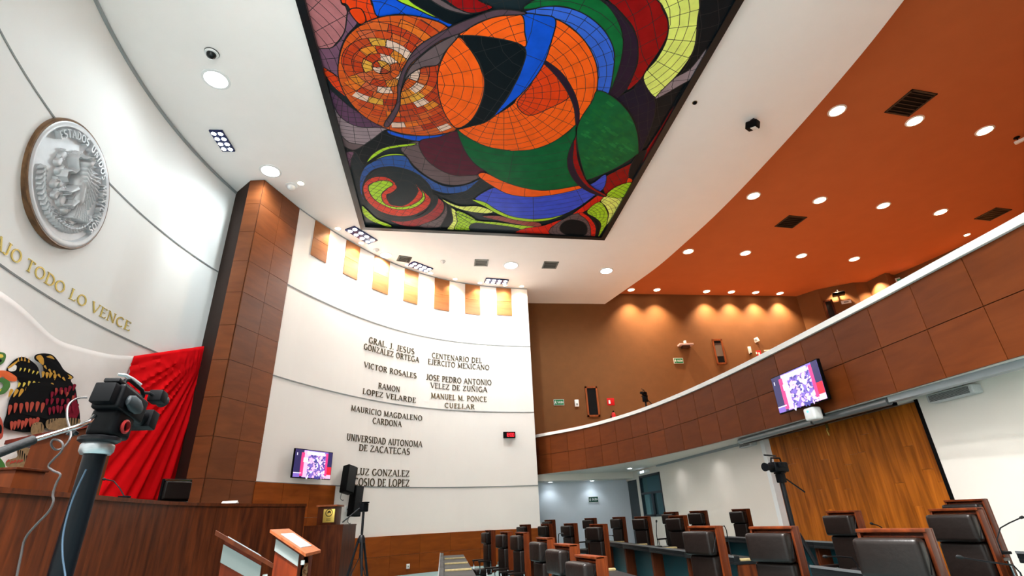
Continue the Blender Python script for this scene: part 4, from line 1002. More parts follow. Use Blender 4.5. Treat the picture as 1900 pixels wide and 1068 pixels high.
for k, (x, z, ys) in DESKS.items():
    vis = [y for y in ys if any(in_view((x+dx_, y+dy_, z+.78)) for dx_ in (-.28, .28) for dy_ in (-.7, 0, .7))]
    for i, y in enumerate(vis):
        lab = 'black-topped walnut desk, %s one of the %s in view, near end first' % (ORD[i], ROWN[k])
        if dk is None:
            dk = thing('assembly_desk', lab, 'desk', (x, y, z), -PI/2, 'black-topped assembly desks'); build_desk(dk, 1.44); r = dk
        else:
            r = copy_tree(dk); r.location = (x, y, z); r['label'] = lab
# ------------------------------------------------------------------ gooseneck microphones
def gooseneck(pts, base_z, lab, r0=.006, head=.05):
    """pts: places from the capsule down to the foot"""
    foot = Vector((pts[-1].x, pts[-1].y, base_z))
    t = thing('gooseneck_microphone', lab, 'microphone', foot, 0, 'gooseneck microphones')
    P = [p-foot for p in pts]
    d = (P[0]-P[1]).normalized()
    MB().tube(P[:-1]+[P[-1], Vector((0, 0, .02))], r0, 8).build('neck', BLACKM, t)
    MB().tube([P[0], P[0]+d*head*.3, P[0]+d*head*.8, P[0]+d*head], [r0*1.2, r0*2.2, r0*2.2, r0*.8], 10).build('capsule', RUBBER, t)
    MB().box((-.06, -.05, .0), (.06, .05, .028), bev=.01).build('foot', BLACK, t)
for px, dep, zb, lab in (
    ([(1892, 961), (1872, 970), (1856, 979), (1850, 1000)], 5.9, None, 'thin black microphone arm rising right against the white wall behind the right chairs'),
    ([(1788, 1034), (1830, 1041), (1880, 1048), (1893, 1062)], 3.15, None, 'long microphone arm lying across the dark backrest at the bottom right'),
    ([(1536, 1032), (1560, 1032), (1580, 1034), (1590, 1046)], 5.6, None, 'microphone arm pointing left in front of the chair beside the door'),
    ([(1621, 972), (1628, 974), (1636, 978), (1640, 990)], 7.6, None, 'microphone tip showing above the largest chair before the door boards'),
    ([(1337, 977), (1344, 975), (1348, 984), (1350, 996)], 8.4, None, 'bent microphone standing on the desk before the white wall'),
    ([(1218, 969), (1218, 976), (1218, 983), (1218, 990)], 10.6, None, 'upright microphone below the dark glazed window'),
    ([(1136, 993), (1130, 992.5), (1126, 994), (1125, 1001)], 10.6, None, 'microphone with horizontal neck right of the chair below the exit sign'),
    ([(1041, 989.5), (1038, 989), (1036.5, 991), (1036, 999)], 12.0, None, 'small microphone left of the chair standing alone at the corridor'),
):
    P = [at_depth(u, v, dep) for u, v in px]; f = P[-1]
    cands = [z+.75 for x, z, ys in DESKS.values() if abs(f.x-x) < .27 and ys[0]-.7 < f.y < ys[-1]+.7]
    if not cands:   # foot goes to the nearest desk row, arm kept in its line of sight
        x, z = min(((x, z) for x, z, ys in DESKS.values()), key=lambda q: abs(q[0]-f.x)); kk = x/f.x
        P = [Vector((p.x*kk, p.y*kk, EYE+(p.z-EYE)*kk)) for p in P]; cands = [z+.75]
    gooseneck(P, cands[0], lab, .0045*(dep/6)**.5+.002)

# ------------------------------------------------------------------ presiding desk, platform furniture
pd = thing('presiding_desk', 'long curved dark walnut presiding desk at the lower left', 'presiding desk', (-4.1, 7.5, 0))
TOPZ = EYE+.45
n = 9
for i in range(n):
    a, b = DESK.L*i/n, DESK.L*(i+1)/n
    wall_strip(DESK, a+.002, b-.002, .02, TOPZ-.05, 0, -.05, .25).build('front_panel', WALNUT, pd, True)
wall_strip(DESK, 0, DESK.L, TOPZ-.05, TOPZ, .02, -.50, .25).build('desk_top', WALNUT, pd, True)
wall_strip(DESK, 0, DESK.L, .9, TOPZ-.05, -.42, -.46, .25).build('back_panel', WALNUT, pd, True)
# walnut wing and plaque pedestal at the right end
pw0, pw1 = at_depth(586, 972, 12.15), at_depth(637, 972, 12.15)
ax = (pw1-pw0).to_2d().normalized(); rz = math.atan2(ax.y, ax.x)
WT = pw1.z
wg = thing('desk_wing', 'low dark walnut wing at the right end of the presiding desk, reaching to the floor', 'desk wing', (pw0.x, pw0.y, 0), rz)
wl = (pw1-pw0).to_2d().length
MB().box((-.25, 0, 0), (wl, .05, WT-.03)).build('front_panel', WALNUT, wg); MB().box((-.25, -.01, WT-.03), (wl+.01, .95, WT)).build('cap', WALNUT, wg); MB().box((wl-.05, .05, 0), (wl, .95, WT-.03)).build('side_panel', WALNUT, wg)
pp0, pp1 = at_depth(590, 940, 12.3), at_depth(623, 940, 12.3)
w_p = (pp1-pp0).to_2d().length; pt = at_depth(610, 936, 12.3).z
ps = thing('plaque_pedestal', 'square walnut pedestal with gold plaque at the right end of the presiding desk', 'pedestal', (pp0.x, pp0.y, WT), rz)
MB().box((0, .02, 0), (w_p, .42, pt-WT-.04), bev=.006).build('body', WALNUT, ps); MB().box((-.03, -.02, pt-WT-.04), (w_p+.04, .46, pt-WT), bev=.006).build('cap', OAKF, ps)  # cap veneer is paler to carry the light falling on it
pq = MB().box((w_p*.34, .002, .05), (w_p*.97, .018, pt-WT-.09), bev=.004).build('gold_plaque', GOLD, ps); pq['label'] = 'gold engraved plaque'
pm_ = MB(); cx_, cz_ = w_p*.655, (pt-WT)*.60
pm_.lathe([(.06, .0), (.075, .004), (.085, .0)], 24, 0, Matrix.Translation((cx_, .003, cz_)) @ Matrix.Rotation(PI/2, 4, 'X'))
for i in range(9):
    a = PI*.15+i*PI*.0875; pm_.box((cx_-.004+.035*math.cos(a), -.001, cz_-.03+.03*math.sin(a)), (cx_+.012+.035*math.cos(a), .002, cz_+.0+.045*math.sin(a)))
for k in range(2): pm_.box((cx_-.05, -.0005, cz_-.13-.03*k), (cx_+.05, .002, cz_-.12-.03*k))
pm_.build('engraving', DARKBRASS, pq)
# tribune with sloping top behind the desk
tp = at_depth(108, 850, 7.2); ta, tb = at_depth(57, 827, 7.2), at_depth(160, 800, 7.2)
tx = (tb-ta).to_2d().normalized(); rzt = math.atan2(tx.y, tx.x); tw = (tb-ta).to_2d().length
tr = thing('tribune', 'rust-brown wooden tribune with a sloping dark red top behind the presiding desk', 'lectern', (ta.x, ta.y, .9), rzt)
zl, zr = at_depth(10, 818, 7.2).z-.9, at_depth(150, 790, 7.2).z-.9
sl = (zr-zl)/((150-10)/(160-57)*tw); l0 = -(57-10)/(160-57)*tw
RUST = wood('rust_veneer', (66, 29, 9), (84, 38, 13), .45, 2.0, (5, 5, .7), .05)
MB().prism([(0, 0), (tw, 0), (tw, zl+sl*(tw-l0)-.05), (0, zl+sl*(0-l0)-.05)], 0, .55, 0, None, lambda x, y, z: (x, z, y)).build('body', RUST, tr)
MB().prism([(l0, zl-.055), (tw+.06, zl+sl*(tw+.06-l0)-.055), (tw+.06, zl+sl*(tw+.06-l0)), (l0, zl)], -.06, .62, 0, None, lambda x, y, z: (x, z, y)).build('sloping_top', wood('maroon_veneer', (60, 18, 10), (88, 28, 16), .35, 2, (5, 5, .7), .05), tr)
lb = at_depth(-10, 868, 6.1)
rb = thing('wooden_console', 'low brown wooden console at the left picture edge behind the presiding desk', 'console', (lb.x-.15, lb.y, .9), rzt)
MB().box((-.3, 0, 0), (at_depth(36, 868, 6.1)-lb).to_2d().length*1.0 and (.43, .4, lb.z-.93), bev=.01).build('body', RUST, rb); MB().box((-.32, -.02, lb.z-.93), (.45, .42, lb.z-.9), bev=.008).build('top', WALNUT, rb)
# officer's chair behind the desk
oc = at_depth(331, 888, 10.4)
of = thing('presiding_chair', 'black leather chair with chrome armrests behind the presiding desk before the red cloth', 'chair', (oc.x, oc.y, .9), face_rot((.75, -.66)))
oh = oc.z-.9
MB().box((-.27, 0, .45), (.27, .05, oh), bev=.02).build('back_shell', BLACK, of); MB().box((-.24, -.09, oh-.38), (.24, -.005, oh-.05), bev=.035).build('upper_cushion', LEATHER, of); MB().box((-.24, -.09, .5), (.24, -.005, oh-.40), bev=.035).build('lower_cushion', LEATHER, of)
MB().box((-.26, -.55, .40), (.26, -.03, .5), bev=.04).build('seat', LEATHER, of); MB().tube([(-.24, -.012, oh-.03), (.24, -.012, oh-.03)], .012, 8).build('chrome_top_bar', CHROME, of)
for sx in (-1, 1): MB().tube([(sx*.28, .02, .45), (sx*.31, 0, .72), (sx*.31, -.40, .70), (sx*.29, -.42, .42)], .016, 8).build('armrest', CHROME, of)
MB().lathe([(.001, .40), (.04, .40), (.04, .06), (.28, .03), (.28, 0), (.001, 0)], 24).build('pedestal_base', BLACKM, of)
npz = at_depth(440, 932, 11.0)
sN = min(np.linspace(0, DESK.L, 300), key=lambda x: abs(math.atan2(DESK.at(x).x, DESK.at(x).y)-math.atan2(npz.x, npz.y))); qn = DESK.at(sN, -.2)
npl = thing('name_plate', 'small white folded name plate on the presiding desk top near the pillar', 'name plate', (qn.x, qn.y, TOPZ), rz)
MB().prism([(-.16, -.05), (.16, -.05), (.16, .05), (-.16, .05)], 0, .012).build('base', BLACK, npl); MB().prism([(-.05, .012), (.05, .012), (.0, .055)], -.13, .15, 0, None, lambda x, y, z: (z, x, y)).build('card', PAPER, npl)
mp_ = [at_depth(u, v, 7.4) for u, v in ((196, 889), (211, 892), (222, 905), (231, 921))]
sM = min(np.linspace(0, DESK.L, 300), key=lambda x: abs(math.atan2(DESK.at(x).x, DESK.at(x).y)-math.atan2(mp_[-1].x, mp_[-1].y))); qm = DESK.at(sM, -.25); kk = math.hypot(qm.x, qm.y)/math.hypot(mp_[-1].x, mp_[-1].y)
gooseneck([Vector((p.x*kk, p.y*kk, EYE+(p.z-EYE)*kk)) for p in mp_], TOPZ, 'thin dark microphone on the presiding desk in front of the red cloth', .008)

# ------------------------------------------------------------------ two lecterns on the floor
def lectern(lab, px_hi, px_lo, dep, wy, crest, turn=0.):
    hi = at_depth(*px_hi, dep); ra = ray(*px_lo); ct, st_ = math.cos(turn), math.sin(turn)
    # where the sight line of the low corner meets the upright plane of the lectern's near side
    tt_ = (hi.x*st_-hi.y*ct)/(ra.x*st_-ra.y*ct); lo = Vector((ra.x*tt_, ra.y*tt_, EYE+ra.z*tt_)); dx = (lo-hi).to_2d().length
    r = thing('lectern', lab, 'lectern', (hi.x, hi.y, 0), turn, 'wooden floor lecterns')
    zh, zl_ = hi.z, lo.z; m = (zl_-zh)/dx
    RW = wood('mahogany', (74, 24, 8), (112, 42, 15), .36, 2.2, (5, 5, .7), .05)
    MB().prism([(.04, 0), (dx-.05, 0), (dx-.05, zh+m*(dx-.05)-.03), (.04, zh+m*.04-.03)], .03, wy-.03, 0, None, lambda x, y, z: (x, z, y)).build('body', RW, r)
    tp_ = MB().prism([(-.03, zh-m*.03-.03), (dx+.03, zh+m*(dx+.03)-.03), (dx+.03, zh+m*(dx+.03)), (-.03, zh-m*.03)], -.02, wy+.02, 0, None, lambda x, y, z: (x, z, y)).build('sloping_top', OAKF if crest else WALNUT, r)  # crested lectern's top has its lit tone in the veneer colour
    f0, f1 = .16, .84
    MB().prism([(dx*f0, zh+m*dx*f0+.001), (dx*f1, zh+m*dx*f1+.001), (dx*f1, zh+m*dx*f1+.006), (dx*f0, zh+m*dx*f0+.006)], wy*.14, wy*.86, 0, None, lambda x, y, z: (x, z, y)).build('glass_inlay', mat('pale_glass', (140, 152, 156), .2, spec=.3), tp_)
    MB().prism([(dx*.10, zh+m*dx*.10-.17), (dx*.86, zh+m*dx*.86-.17), (dx*.86, zh+m*dx*.86-.055), (dx*.10, zh+m*dx*.10-.055)], .018, .034, 0, None, lambda x, y, z: (x, z, y)).build('side_inset', mat('frosted_panel', (122, 128, 126), .6, spec=.1), r)
    MB().box((dx-.03, .06, zl_-.13), (dx+.005, .10, zl_-.085), bev=.006).build('switch', WHITEPL, r)
    if crest:
        relief_disc('carved_crest', .19, wood('crest_wood', (110, 74, 48), (150, 108, 74), .4, 3, (3, 3, 3), .05), r, Matrix.Translation((dx-.05, wy*.5, zl_-.24)) @ Matrix.Rotation(PI/2, 4, 'Z'), 1.5, 40, 90, .0)
lectern('wooden lectern at the bottom left seen side-on with a pale inset under its edge', (408, 988), (500, 1041), 4.0, .5, False, math.radians(20))
lectern('wooden lectern with pale glass inlay in its sloping top and a carved crest below', (507, 985), (563, 1023), 6.1, .72, True)
# ------------------------------------------------------------------ studio camera on a pedestal in the left foreground
DV = 3.4; DS = DV/2.35
hp = at_depth(184, 818, DV)
vc = thing('studio_camera', 'black television camera on a tall black pedestal column in the left foreground', 'camera', (hp.x, hp.y, 0), 0)
H0 = hp.z
def vbox(name, lo, hi, m, par=None, bev=.012, X=None): return MB().box((lo[0], lo[1], lo[2]), (hi[0], hi[1], hi[2]), 0, Matrix.Translation((0, 0, H0)) @ (X or Matrix.Identity(4)), bev).build(name, m, par or vc)
MB().tube([(0, 0, .12), (0, 0, H0-.07)], .063, 24).build('column', mat('blue_black_metal', (4, 9, 14), .42, spec=.12), vc)
ft = MB()
for i in range(3):
    a = 2*PI*i/3+.4; ft.tube([(0, 0, .16), (.42*math.cos(a), .42*math.sin(a), .09)], [.06, .04], 8)
fto = ft.build('tripod_foot', BLACKM, vc)
for i in range(3):
    a = 2*PI*i/3+.4; MB().tube([(.42*math.cos(a)-.02, .42*math.sin(a), .05), (.42*math.cos(a)+.02, .42*math.sin(a), .05)], .05, 14).build('wheel', RUBBER, fto)
MB().lathe([(.001, -.085), (.082, -.085), (.094, -.065), (.094, -.03), (.084, -.012), (.001, -.012)], 28, 0, Matrix.Translation((0, 0, H0))).build('bowl_ring', STEEL, vc)
MB().lathe([(.10, -.012), (.118, 0), (.118, .02), (.10, .03), (.001, .03), (.001, -.012), (.10, -.012)], 28, 0, Matrix.Translation((0, 0, H0))).build('head_base', BLACKM, vc)
TL = Matrix.Translation((.02, .04, .10)) @ Matrix.Rotation(math.radians(-4), 4, 'X')
vbox('fluid_head', (-.085, -.11, -.08), (.085, .11, .10), BLACK, X=TL, bev=.035)
MB().lathe([(.036, 0), (.047, .012), (.047, .02), (.036, .026), (.036, 0)], 28, 0, Matrix.Translation((.105, .03, H0+.095)) @ Matrix.Rotation(PI/2, 4, 'Y')).build('red_drag_ring', mat('drag_ring_red', (120, 24, 24), .4), vc)
MB().tube([(-.10, -.1, H0+.03), (-.12, -.13, H0+.04)], .016, 10).tube([(-.07, -.12, H0+.03), (-.075, -.15, H0+.04)], .012, 10).build('lock_knob', BLACKM, vc)
TB = Matrix.Translation((.03, .06, .17)) @ Matrix.Rotation(math.radians(-10), 4, 'X')
body = vbox('camera_body', (-.085, -.17, 0), (.085, .16, .17), BLACK, X=TB, bev=.02)
vbox('battery_pack', (-.065, -.24, .015), (.065, -.17, .15), BLACK, X=TB, bev=.012)
vbox('top_plate', (-.05, -.2, .17), (.05, .12, .20), BLACKM, X=TB, bev=.01)
hs_ = MB(); hs_.lathe([(.001, -.055), (.02, -.05), (.04, -.02), (.042, .02), (.025, .05), (.001, .055)], 18, 0, Matrix.Translation((0, 0, H0)) @ TB @ Matrix.Translation((.105, -.03, .07)) @ Matrix.Rotation(PI/2, 4, 'X') @ Matrix.Diagonal((.6, 1.3, 1.8, 1)))
hs_.build('hand_strap', mat('slate_pad', (20, 28, 32), .6), vc)
XL = Matrix.Translation((0, 0, H0)) @ TB
MB().tube([XL @ Vector((0, .16, .085)), XL @ Vector((0, .20, .085)), XL @ Vector((0, .25, .085))], [.06, .064, .068], 24).build('lens', BLACK, vc)
vbox('lens_hood', (-.085, .25, .02), (.085, .35, .15), BLACK, X=TB, bev=.012)
MB().tube([XL @ Vector((0, -.06, .19)), XL @ Vector((0, -.06, .24)), XL @ Vector((0, -.02, .265)), XL @ Vector((0, .16, .265)), XL @ Vector((0, .20, .24)), XL @ Vector((0, .20, .15))], .014, 10).build('carry_handle', BLACK, vc)
mon = vbox('viewfinder', (.0, .25, .22), (.10, .35, .31), BLACK, X=TB, bev=.016)
MB().tube([XL @ Vector((.05, .355, .265)), XL @ Vector((.05, .385, .265))], [.042, .048], 16).build('eyecup', RUBBER, mon)
MB().tube([XL @ Vector((0, .18, .25)), XL @ Vector((.02, .23, .27)), XL @ Vector((.04, .26, .265))], .012, 8).build('viewfinder_arm', BLACKM, vc)
P_ = [at_depth(u, v, d)-Vector((hp.x, hp.y, 0)) for u, v, d in ((262, 714, 3.95), (247, 704, 3.9), (233, 696, 3.84), (219, 694, 3.8))]
MB().tube(P_, [.012, .016, .014, .010], 10).build('rosette_arm', STEEL, vc)
P_ = [at_depth(u, v, d*DS)-Vector((hp.x, hp.y, 0)) for u, v, d in ((176, 772, 2.25), (165, 783, 2.2), (140, 792, 2.15), (58, 817, 2.02))]
pb = MB().tube(P_, .0145, 12).build('pan_bar', CHROME, vc)
P2_ = [at_depth(u, v, d*DS)-Vector((hp.x, hp.y, 0)) for u, v, d in ((62, 815.5, 2.02), (20, 831, 1.95), (-40, 855, 1.86))]
MB().tube(P2_, .026, 14).build('rubber_grip', RUBBER, pb)
CB = [(162, 737), (145, 738), (131, 746), (125, 757), (125, 777), (131, 799), (130, 813), (118, 829), (104, 834), (95, 825), (99, 815), (112, 818), (117, 826), (113, 838), (101, 850), (90, 864), (99, 873), (112, 880), (104, 897), (98, 917), (99, 930), (90, 949), (68, 972), (47, 998), (39, 1030), (30, 1075), (26, 1110)]
def spline3(P, n=4):
    out = []
    for i in range(len(P)-1):
        a, b, c, d = P[max(i-1, 0)], P[i], P[i+1], P[min(i+2, len(P)-1)]
        for k in range(n):
            t = k/n; out.append(0.5*((2*b)+(c-a)*t+(2*a-5*b+4*c-d)*t*t+(-a+3*b-3*c+d)*t**3))
    return out+[P[-1]]
P_ = spline3([at_depth(u, v, (2.3-.2*min(1, i/9))*DS) for i, (u, v) in enumerate(CB)])
P_.append(Vector((P_[-1].x, P_[-1].y, .01))); P_ = [p-Vector((hp.x, hp.y, 0)) for p in P_]
MB().tube(P_, .006, 8).build('hanging_cable', mat('grey_cable', (58, 55, 55), .4, metal=.1), vc)
P_ = spline3([at_depth(u, v, d*DS)-Vector((hp.x, hp.y, 0)) for u, v, d in ((228, 786, 2.42), (219, 810, 2.42), (205, 835, 2.4), (186, 856, 2.38), (176, 864, 2.36))])
MB().tube(P_, .006, 8).build('black_cable', RUBBER, vc)
P_ = spline3([at_depth(u, v, d*DS)-Vector((hp.x, hp.y, 0)) for u, v, d in ((160, 870, 2.28), (135, 925, 2.27), (118, 985, 2.26), (116, 1030, 2.25), (122, 1080, 2.24), (120, 1160, 2.2))])
MB().tube(P_, .005, 8).build('blue_cable', mat('blue_grey_cable', (42, 62, 78), .45), vc)

# ------------------------------------------------------------------ tripods
def tripod(lab, top, base_z, spread, turn, camera, panbar=None, ang0=.5, scale=1.0, apr=.5, hs=None):
    hs = hs or scale
    r = thing('camera_tripod', lab, 'tripod', (top.x, top.y, base_z), turn); h = top.z-base_z
    ap = h*apr
    MB().tube([(0, 0, ap-.25), (0, 0, h-.14*hs)], .019*scale, 12).build('centre_column', BLACKM, r)
    MB().lathe([(.001, ap-.06), (.05, ap-.05), (.055, ap), (.03, ap+.05), (.001, ap+.06)], 16).build('spider', BLACKM, r)
    for i in range(3):
        a = ang0+2*PI*i/3; c, s = math.cos(a), math.sin(a)
        l = MB(); l.tube([(.04*c, .04*s, ap), (spread*.55*c, spread*.55*s, ap*.45)], .017*scale, 8).tube([(spread*.5*c, spread*.5*s, ap*.5), (spread*c, spread*s, .015)], .012*scale, 8)
        lo = l.build('leg', BLACKM, r); MB().lathe([(.001, 0), (.022, 0), (.016, .04), (.001, .045)], 10, 0, Matrix.Translation((spread*c, spread*s, 0))).build('rubber_foot', RUBBER, lo)
        MB().tube([(0, 0, ap-.22), (spread*.5*c, spread*.5*s, ap*.5)], .006*scale, 6).build('brace', BLACKM, r)
    MB().box((-.045*hs, -.055*hs, h-.15*hs), (.045*hs, .055*hs, h-.03*hs), bev=.015).box((-.06*hs, -.05*hs, h-.03*hs), (.06*hs, .05*hs, h-.012*hs), bev=.004).build('pan_head', BLACK, r)
    MB().tube([(.03*hs, .04*hs, h-.09*hs), (.10*hs, .30*hs, h-.28*hs)], .010*hs, 8).build('pan_bar', BLACKM, r)
    if camera:
        z = h-.01
        c_ = MB().box((-.055, -.12, z), (.055, .13, z+.12), bev=.02).build('camera_body', BLACK, r)
        MB().tube([(0, -.12, z+.06), (0, -.22, z+.06), (0, -.26, z+.06)], [.038, .04, .052], 16).build('lens', BLACK, c_)
        MB().tube([(0, .08, z+.12), (0, .07, z+.17), (0, -.10, z+.17), (0, -.12, z+.12)], .011, 8).build('handle', BLACK, c_)
        MB().box((.06, -.08, z+.05), (.10, .0, z+.11), bev=.008).build('flip_screen', BLACK, c_)
        MB().tube([(.03, -.05, z+.19), (.03, -.26, z+.20)], .010, 8).build('shotgun_microphone', RUBBER, c_)
    return r
tt_ = at_depth(1446, 874, 6.8)
tripod('tall black tripod with video camera in front of the left edge of the wooden door', tt_, .15, .42, -1.2, True, scale=1.5, apr=.6, hs=.9)
tl_ = at_depth(676, 929, 8.2)
tripod('empty black tripod with pan handle in front of the names wall and wainscot', Vector((tl_.x, tl_.y, tl_.z)), 0, .42, 2.5, False, apr=.72)
tg_ = at_depth(1196, 733, 18.2)
GZ = SOFF+.22
tripod('small black tripod and camera up in the gallery behind the parapet', Vector((tg_.x, tg_.y, tg_.z)), GZ, .45, -.8, True, scale=1.6)

# ------------------------------------------------------------------ televisions
def tv(lab, corner_fn, px, nrm):
    TLp, TRp, BRp, BLp = [corner_fn(*p) for p in px]
    c = (TLp+TRp+BRp+BLp)/4; X = ((TRp-TLp)+(BRp-BLp)).normalized(); w = ((TRp-TLp).length+(BRp-BLp).length)/2; h = ((TLp-BLp).length+(TRp-BRp).length)/2
    r = thing('television', lab, 'television', c, math.atan2(X.y, X.x)); h = min(h, w*.60)
    MB().box((-w/2, 0, -h/2), (w/2, .06, h/2), bev=.008).build('casing', BLACK, r)
    w2, h2 = w/2-.02, h/2-.02
    sm_ = MB(); mats = [glow('screen_navy', (46, 44, 92), .29), glow('screen_pink', (236, 60, 130), .31), glow('screen_pale_pink', (246, 190, 226), .31), glow('screen_white', (240, 236, 255), .31), glow('screen_violet', (128, 104, 196), .29), glow('screen_blue', (70, 66, 150), .29), glow('screen_red', (214, 34, 60), .31)]
    def cell(x0, x1, z0, z1, mi, y=-.0015): sm_.add([(-w2+2*w2*x0, y, -h2+2*h2*z0), (-w2+2*w2*x1, y, -h2+2*h2*z0), (-w2+2*w2*x1, y, -h2+2*h2*z1), (-w2+2*w2*x0, y, -h2+2*h2*z1)], [(0, 1, 2, 3)], mi)
    cell(0, 1, 0, 1, 4)
    rg = random.Random(9)
    for i in range(190):
        x, z = rg.uniform(.3, .84), rg.uniform(.02, .9); a, b = rg.uniform(.015, .06), rg.uniform(.02, .09)
        sm_.add([(-w2+2*w2*(x+dx), -.0018-.00001*i, -h2+2*h2*(z+dz)) for dx, dz in ((-a, 0), (0, -b), (a, rg.uniform(-b, b)), (rg.uniform(-a, a), b))], [(0, 1, 2, 3)], rg.choice([2, 2, 3, 4, 4, 5, 5, 5, 3]))
    cell(0, .22, 0, 1, 0, -.005); cell(.16, .24, .05, .9, 1, -.0055); cell(.22, .34, .02, .98, 2, -.0052); cell(.22, .34, .55, .72, 3, -.006); cell(.3, .78, .84, .97, 3, -.0052); cell(.82, .88, .1, .95, 1, -.0055); cell(.88, 1, .45, 1, 0, -.005); cell(.88, 1, .15, .45, 6, -.005); cell(.86, 1, .0, .15, 2, -.005); cell(0, .2, .14, .17, 3, -.006); cell(.04, .06, .78, .88, 3, -.006); cell(0, .16, 0, .14, 4, -.0056)
    sm_.build('screen', mats, r)
    return r, w, h
def nwp(off): return lambda u, v: (lambda q: NW.p3(q[0], q[1], off))(NW.hit(u, v, off))
t1, w1_, h1_ = tv('small wall television showing an assembly, on the names wall above the wainscot', nwp(.22), [(551, 831.7), (620, 838.8), (611, 889), (538.4, 885.6)], None)
MB().box((-.15, .06, -.15), (.15, .19, .15)).build('wall_bracket', BLACKM, t1)
t2, w2_, h2_ = tv('tilted-looking television hung on the gallery parapet above the wooden door', lambda u, v: at_x(u, v, 6.62), [(1426, 702), (1511.6, 668.5), (1542, 738), (1450, 767)], None)
MB().box((-.12, .06, -.2), (.12, .27, .1)).build('wall_bracket', BLACKM, t2)
pj = at_x(1508, 766, 6.72)
pv = thing('white_speaker_box', 'small rounded white device below the television on the parapet', 'device', pj, -PI/2)
MB().box((-.14, -.09, -.13), (.14, .10, .10), bev=.05).build('housing', WHITEPL, pv); MB().lathe([(.001, 0), (.02, 0), (.02, .012), (.001, .012)], 14, 0, Matrix.Translation((0, -.09, .03)) @ Matrix.Rotation(PI/2, 4, 'X')).build('indicator', glow('blue_led', (60, 140, 255), 2.0), pv)
MB().box((-.05, .09, -.06), (.05, .20, .06)).build('bracket', BLACKM, pv)

# ------------------------------------------------------------------ things on the names wall
def on_wall(c, u, v, off=.0):
    s, z = c.hit(u, v, off); q = c.p3(s, z, off); n = c.nor(s); return q, math.atan2(n.x, -n.y)
for (u, v), w, h, tilt, pitch, lab in (((647, 889), .36, .80, 12, -8, 'black wall loudspeaker left of the lowest inscription, upper and tilted one'), ((660, 929), .33, .86, 4, 0, 'black wall loudspeaker behind the tripod, lower of the two')):
    q, rz_ = on_wall(NW, u, v, .25); r = thing('loudspeaker', lab, 'loudspeaker', q, rz_, 'wall loudspeakers')
    X = Matrix.Rotation(math.radians(tilt), 4, 'Y') @ Matrix.Rotation(math.radians(pitch), 4, 'X')
    MB().box((-w/2, -.12, -h/2), (w/2, .14, h/2), 0, X, .03).build('cabinet', BLACK, r); MB().box((-w/2+.03, -.128, -h/2+.03), (w/2-.03, -.118, h/2-.03), 0, X, .004).build('grille', mat('speaker_grille', (9, 14, 18), .7, nscale=120, bump=.3, noise=.2), r)
    MB().box((-.06, .10, -.06), (.06, .245, .06)).build('bracket', BLACKM, r)
    MB().tube(spline3([Vector((-w*.3, .12, -h*.42)), Vector((-w*.35, .14, -h*.65)), Vector((0, .18, -h*.72)), Vector((w*.2, .22, -h*.7))]), .008, 6).build('cable', RUBBER, r)
q, rz_ = on_wall(NW, 945, 806.5, .06)
ck = thing('digital_clock', 'black digital wall clock with red numerals on the names wall', 'clock', q, rz_)
MB().box((-.235, -.05, -.115), (.235, .055, .115), bev=.012).build('casing', BLACK, ck)
SEG = {'1': 'bc', '2': 'abged', '0': 'abcdef'}
LED = glow('red_led', (255, 34, 48), .9); dm = MB()
def digit(ch, x, w=.075, h=.13, t=.017):
    z0 = -h/2
    S_ = {'a': (x, x+w, z0+h-t, z0+h), 'd': (x, x+w, z0, z0+t), 'g': (x, x+w, -t/2, t/2), 'b': (x+w-t, x+w, 0, z0+h), 'c': (x+w-t, x+w, z0, 0), 'e': (x, x+t, z0, 0), 'f': (x, x+t, 0, z0+h)}
    for k in SEG[ch]: a, b, c, d = S_[k]; dm.box((a, -.056, c), (b, -.0495, d))
for ch, x in zip('12', (-.16, -.085)): digit(ch, x)
for ch, x in zip('00', (.02, .105)): digit(ch, x)
dm.box((.0, -.056, .02), (.012, -.0495, .034)).box((.0, -.056, -.034), (.012, -.0495, -.02)); dm.build('red_numerals', LED, ck)
q, rz_ = on_wall(NW, 645, 944, .02); r = thing('cable_outlet', 'small white outlet box on the names wall left of the lower loudspeaker', 'outlet', q, rz_)
MB().box((-.09, -.03, -.08), (.09, .018, .08), bev=.01).build('box', WHITEPL, r); MB().box((-.05, -.036, -.03), (-.01, -.029, .01)).build('socket', BLACK, r)
q, rz_ = on_wall(NW, 757, 1050, .04); r = thing('power_socket', 'small white socket on the wooden wainscot right of the tripod', 'socket', q, rz_)
MB().box((-.06, -.014, -.07), (.06, .004, .07), bev=.004).build('plate', WHITEPL, r); MB().box((-.02, -.018, -.02), (.02, -.012, .02)).build('socket_insert', GREYT, r)

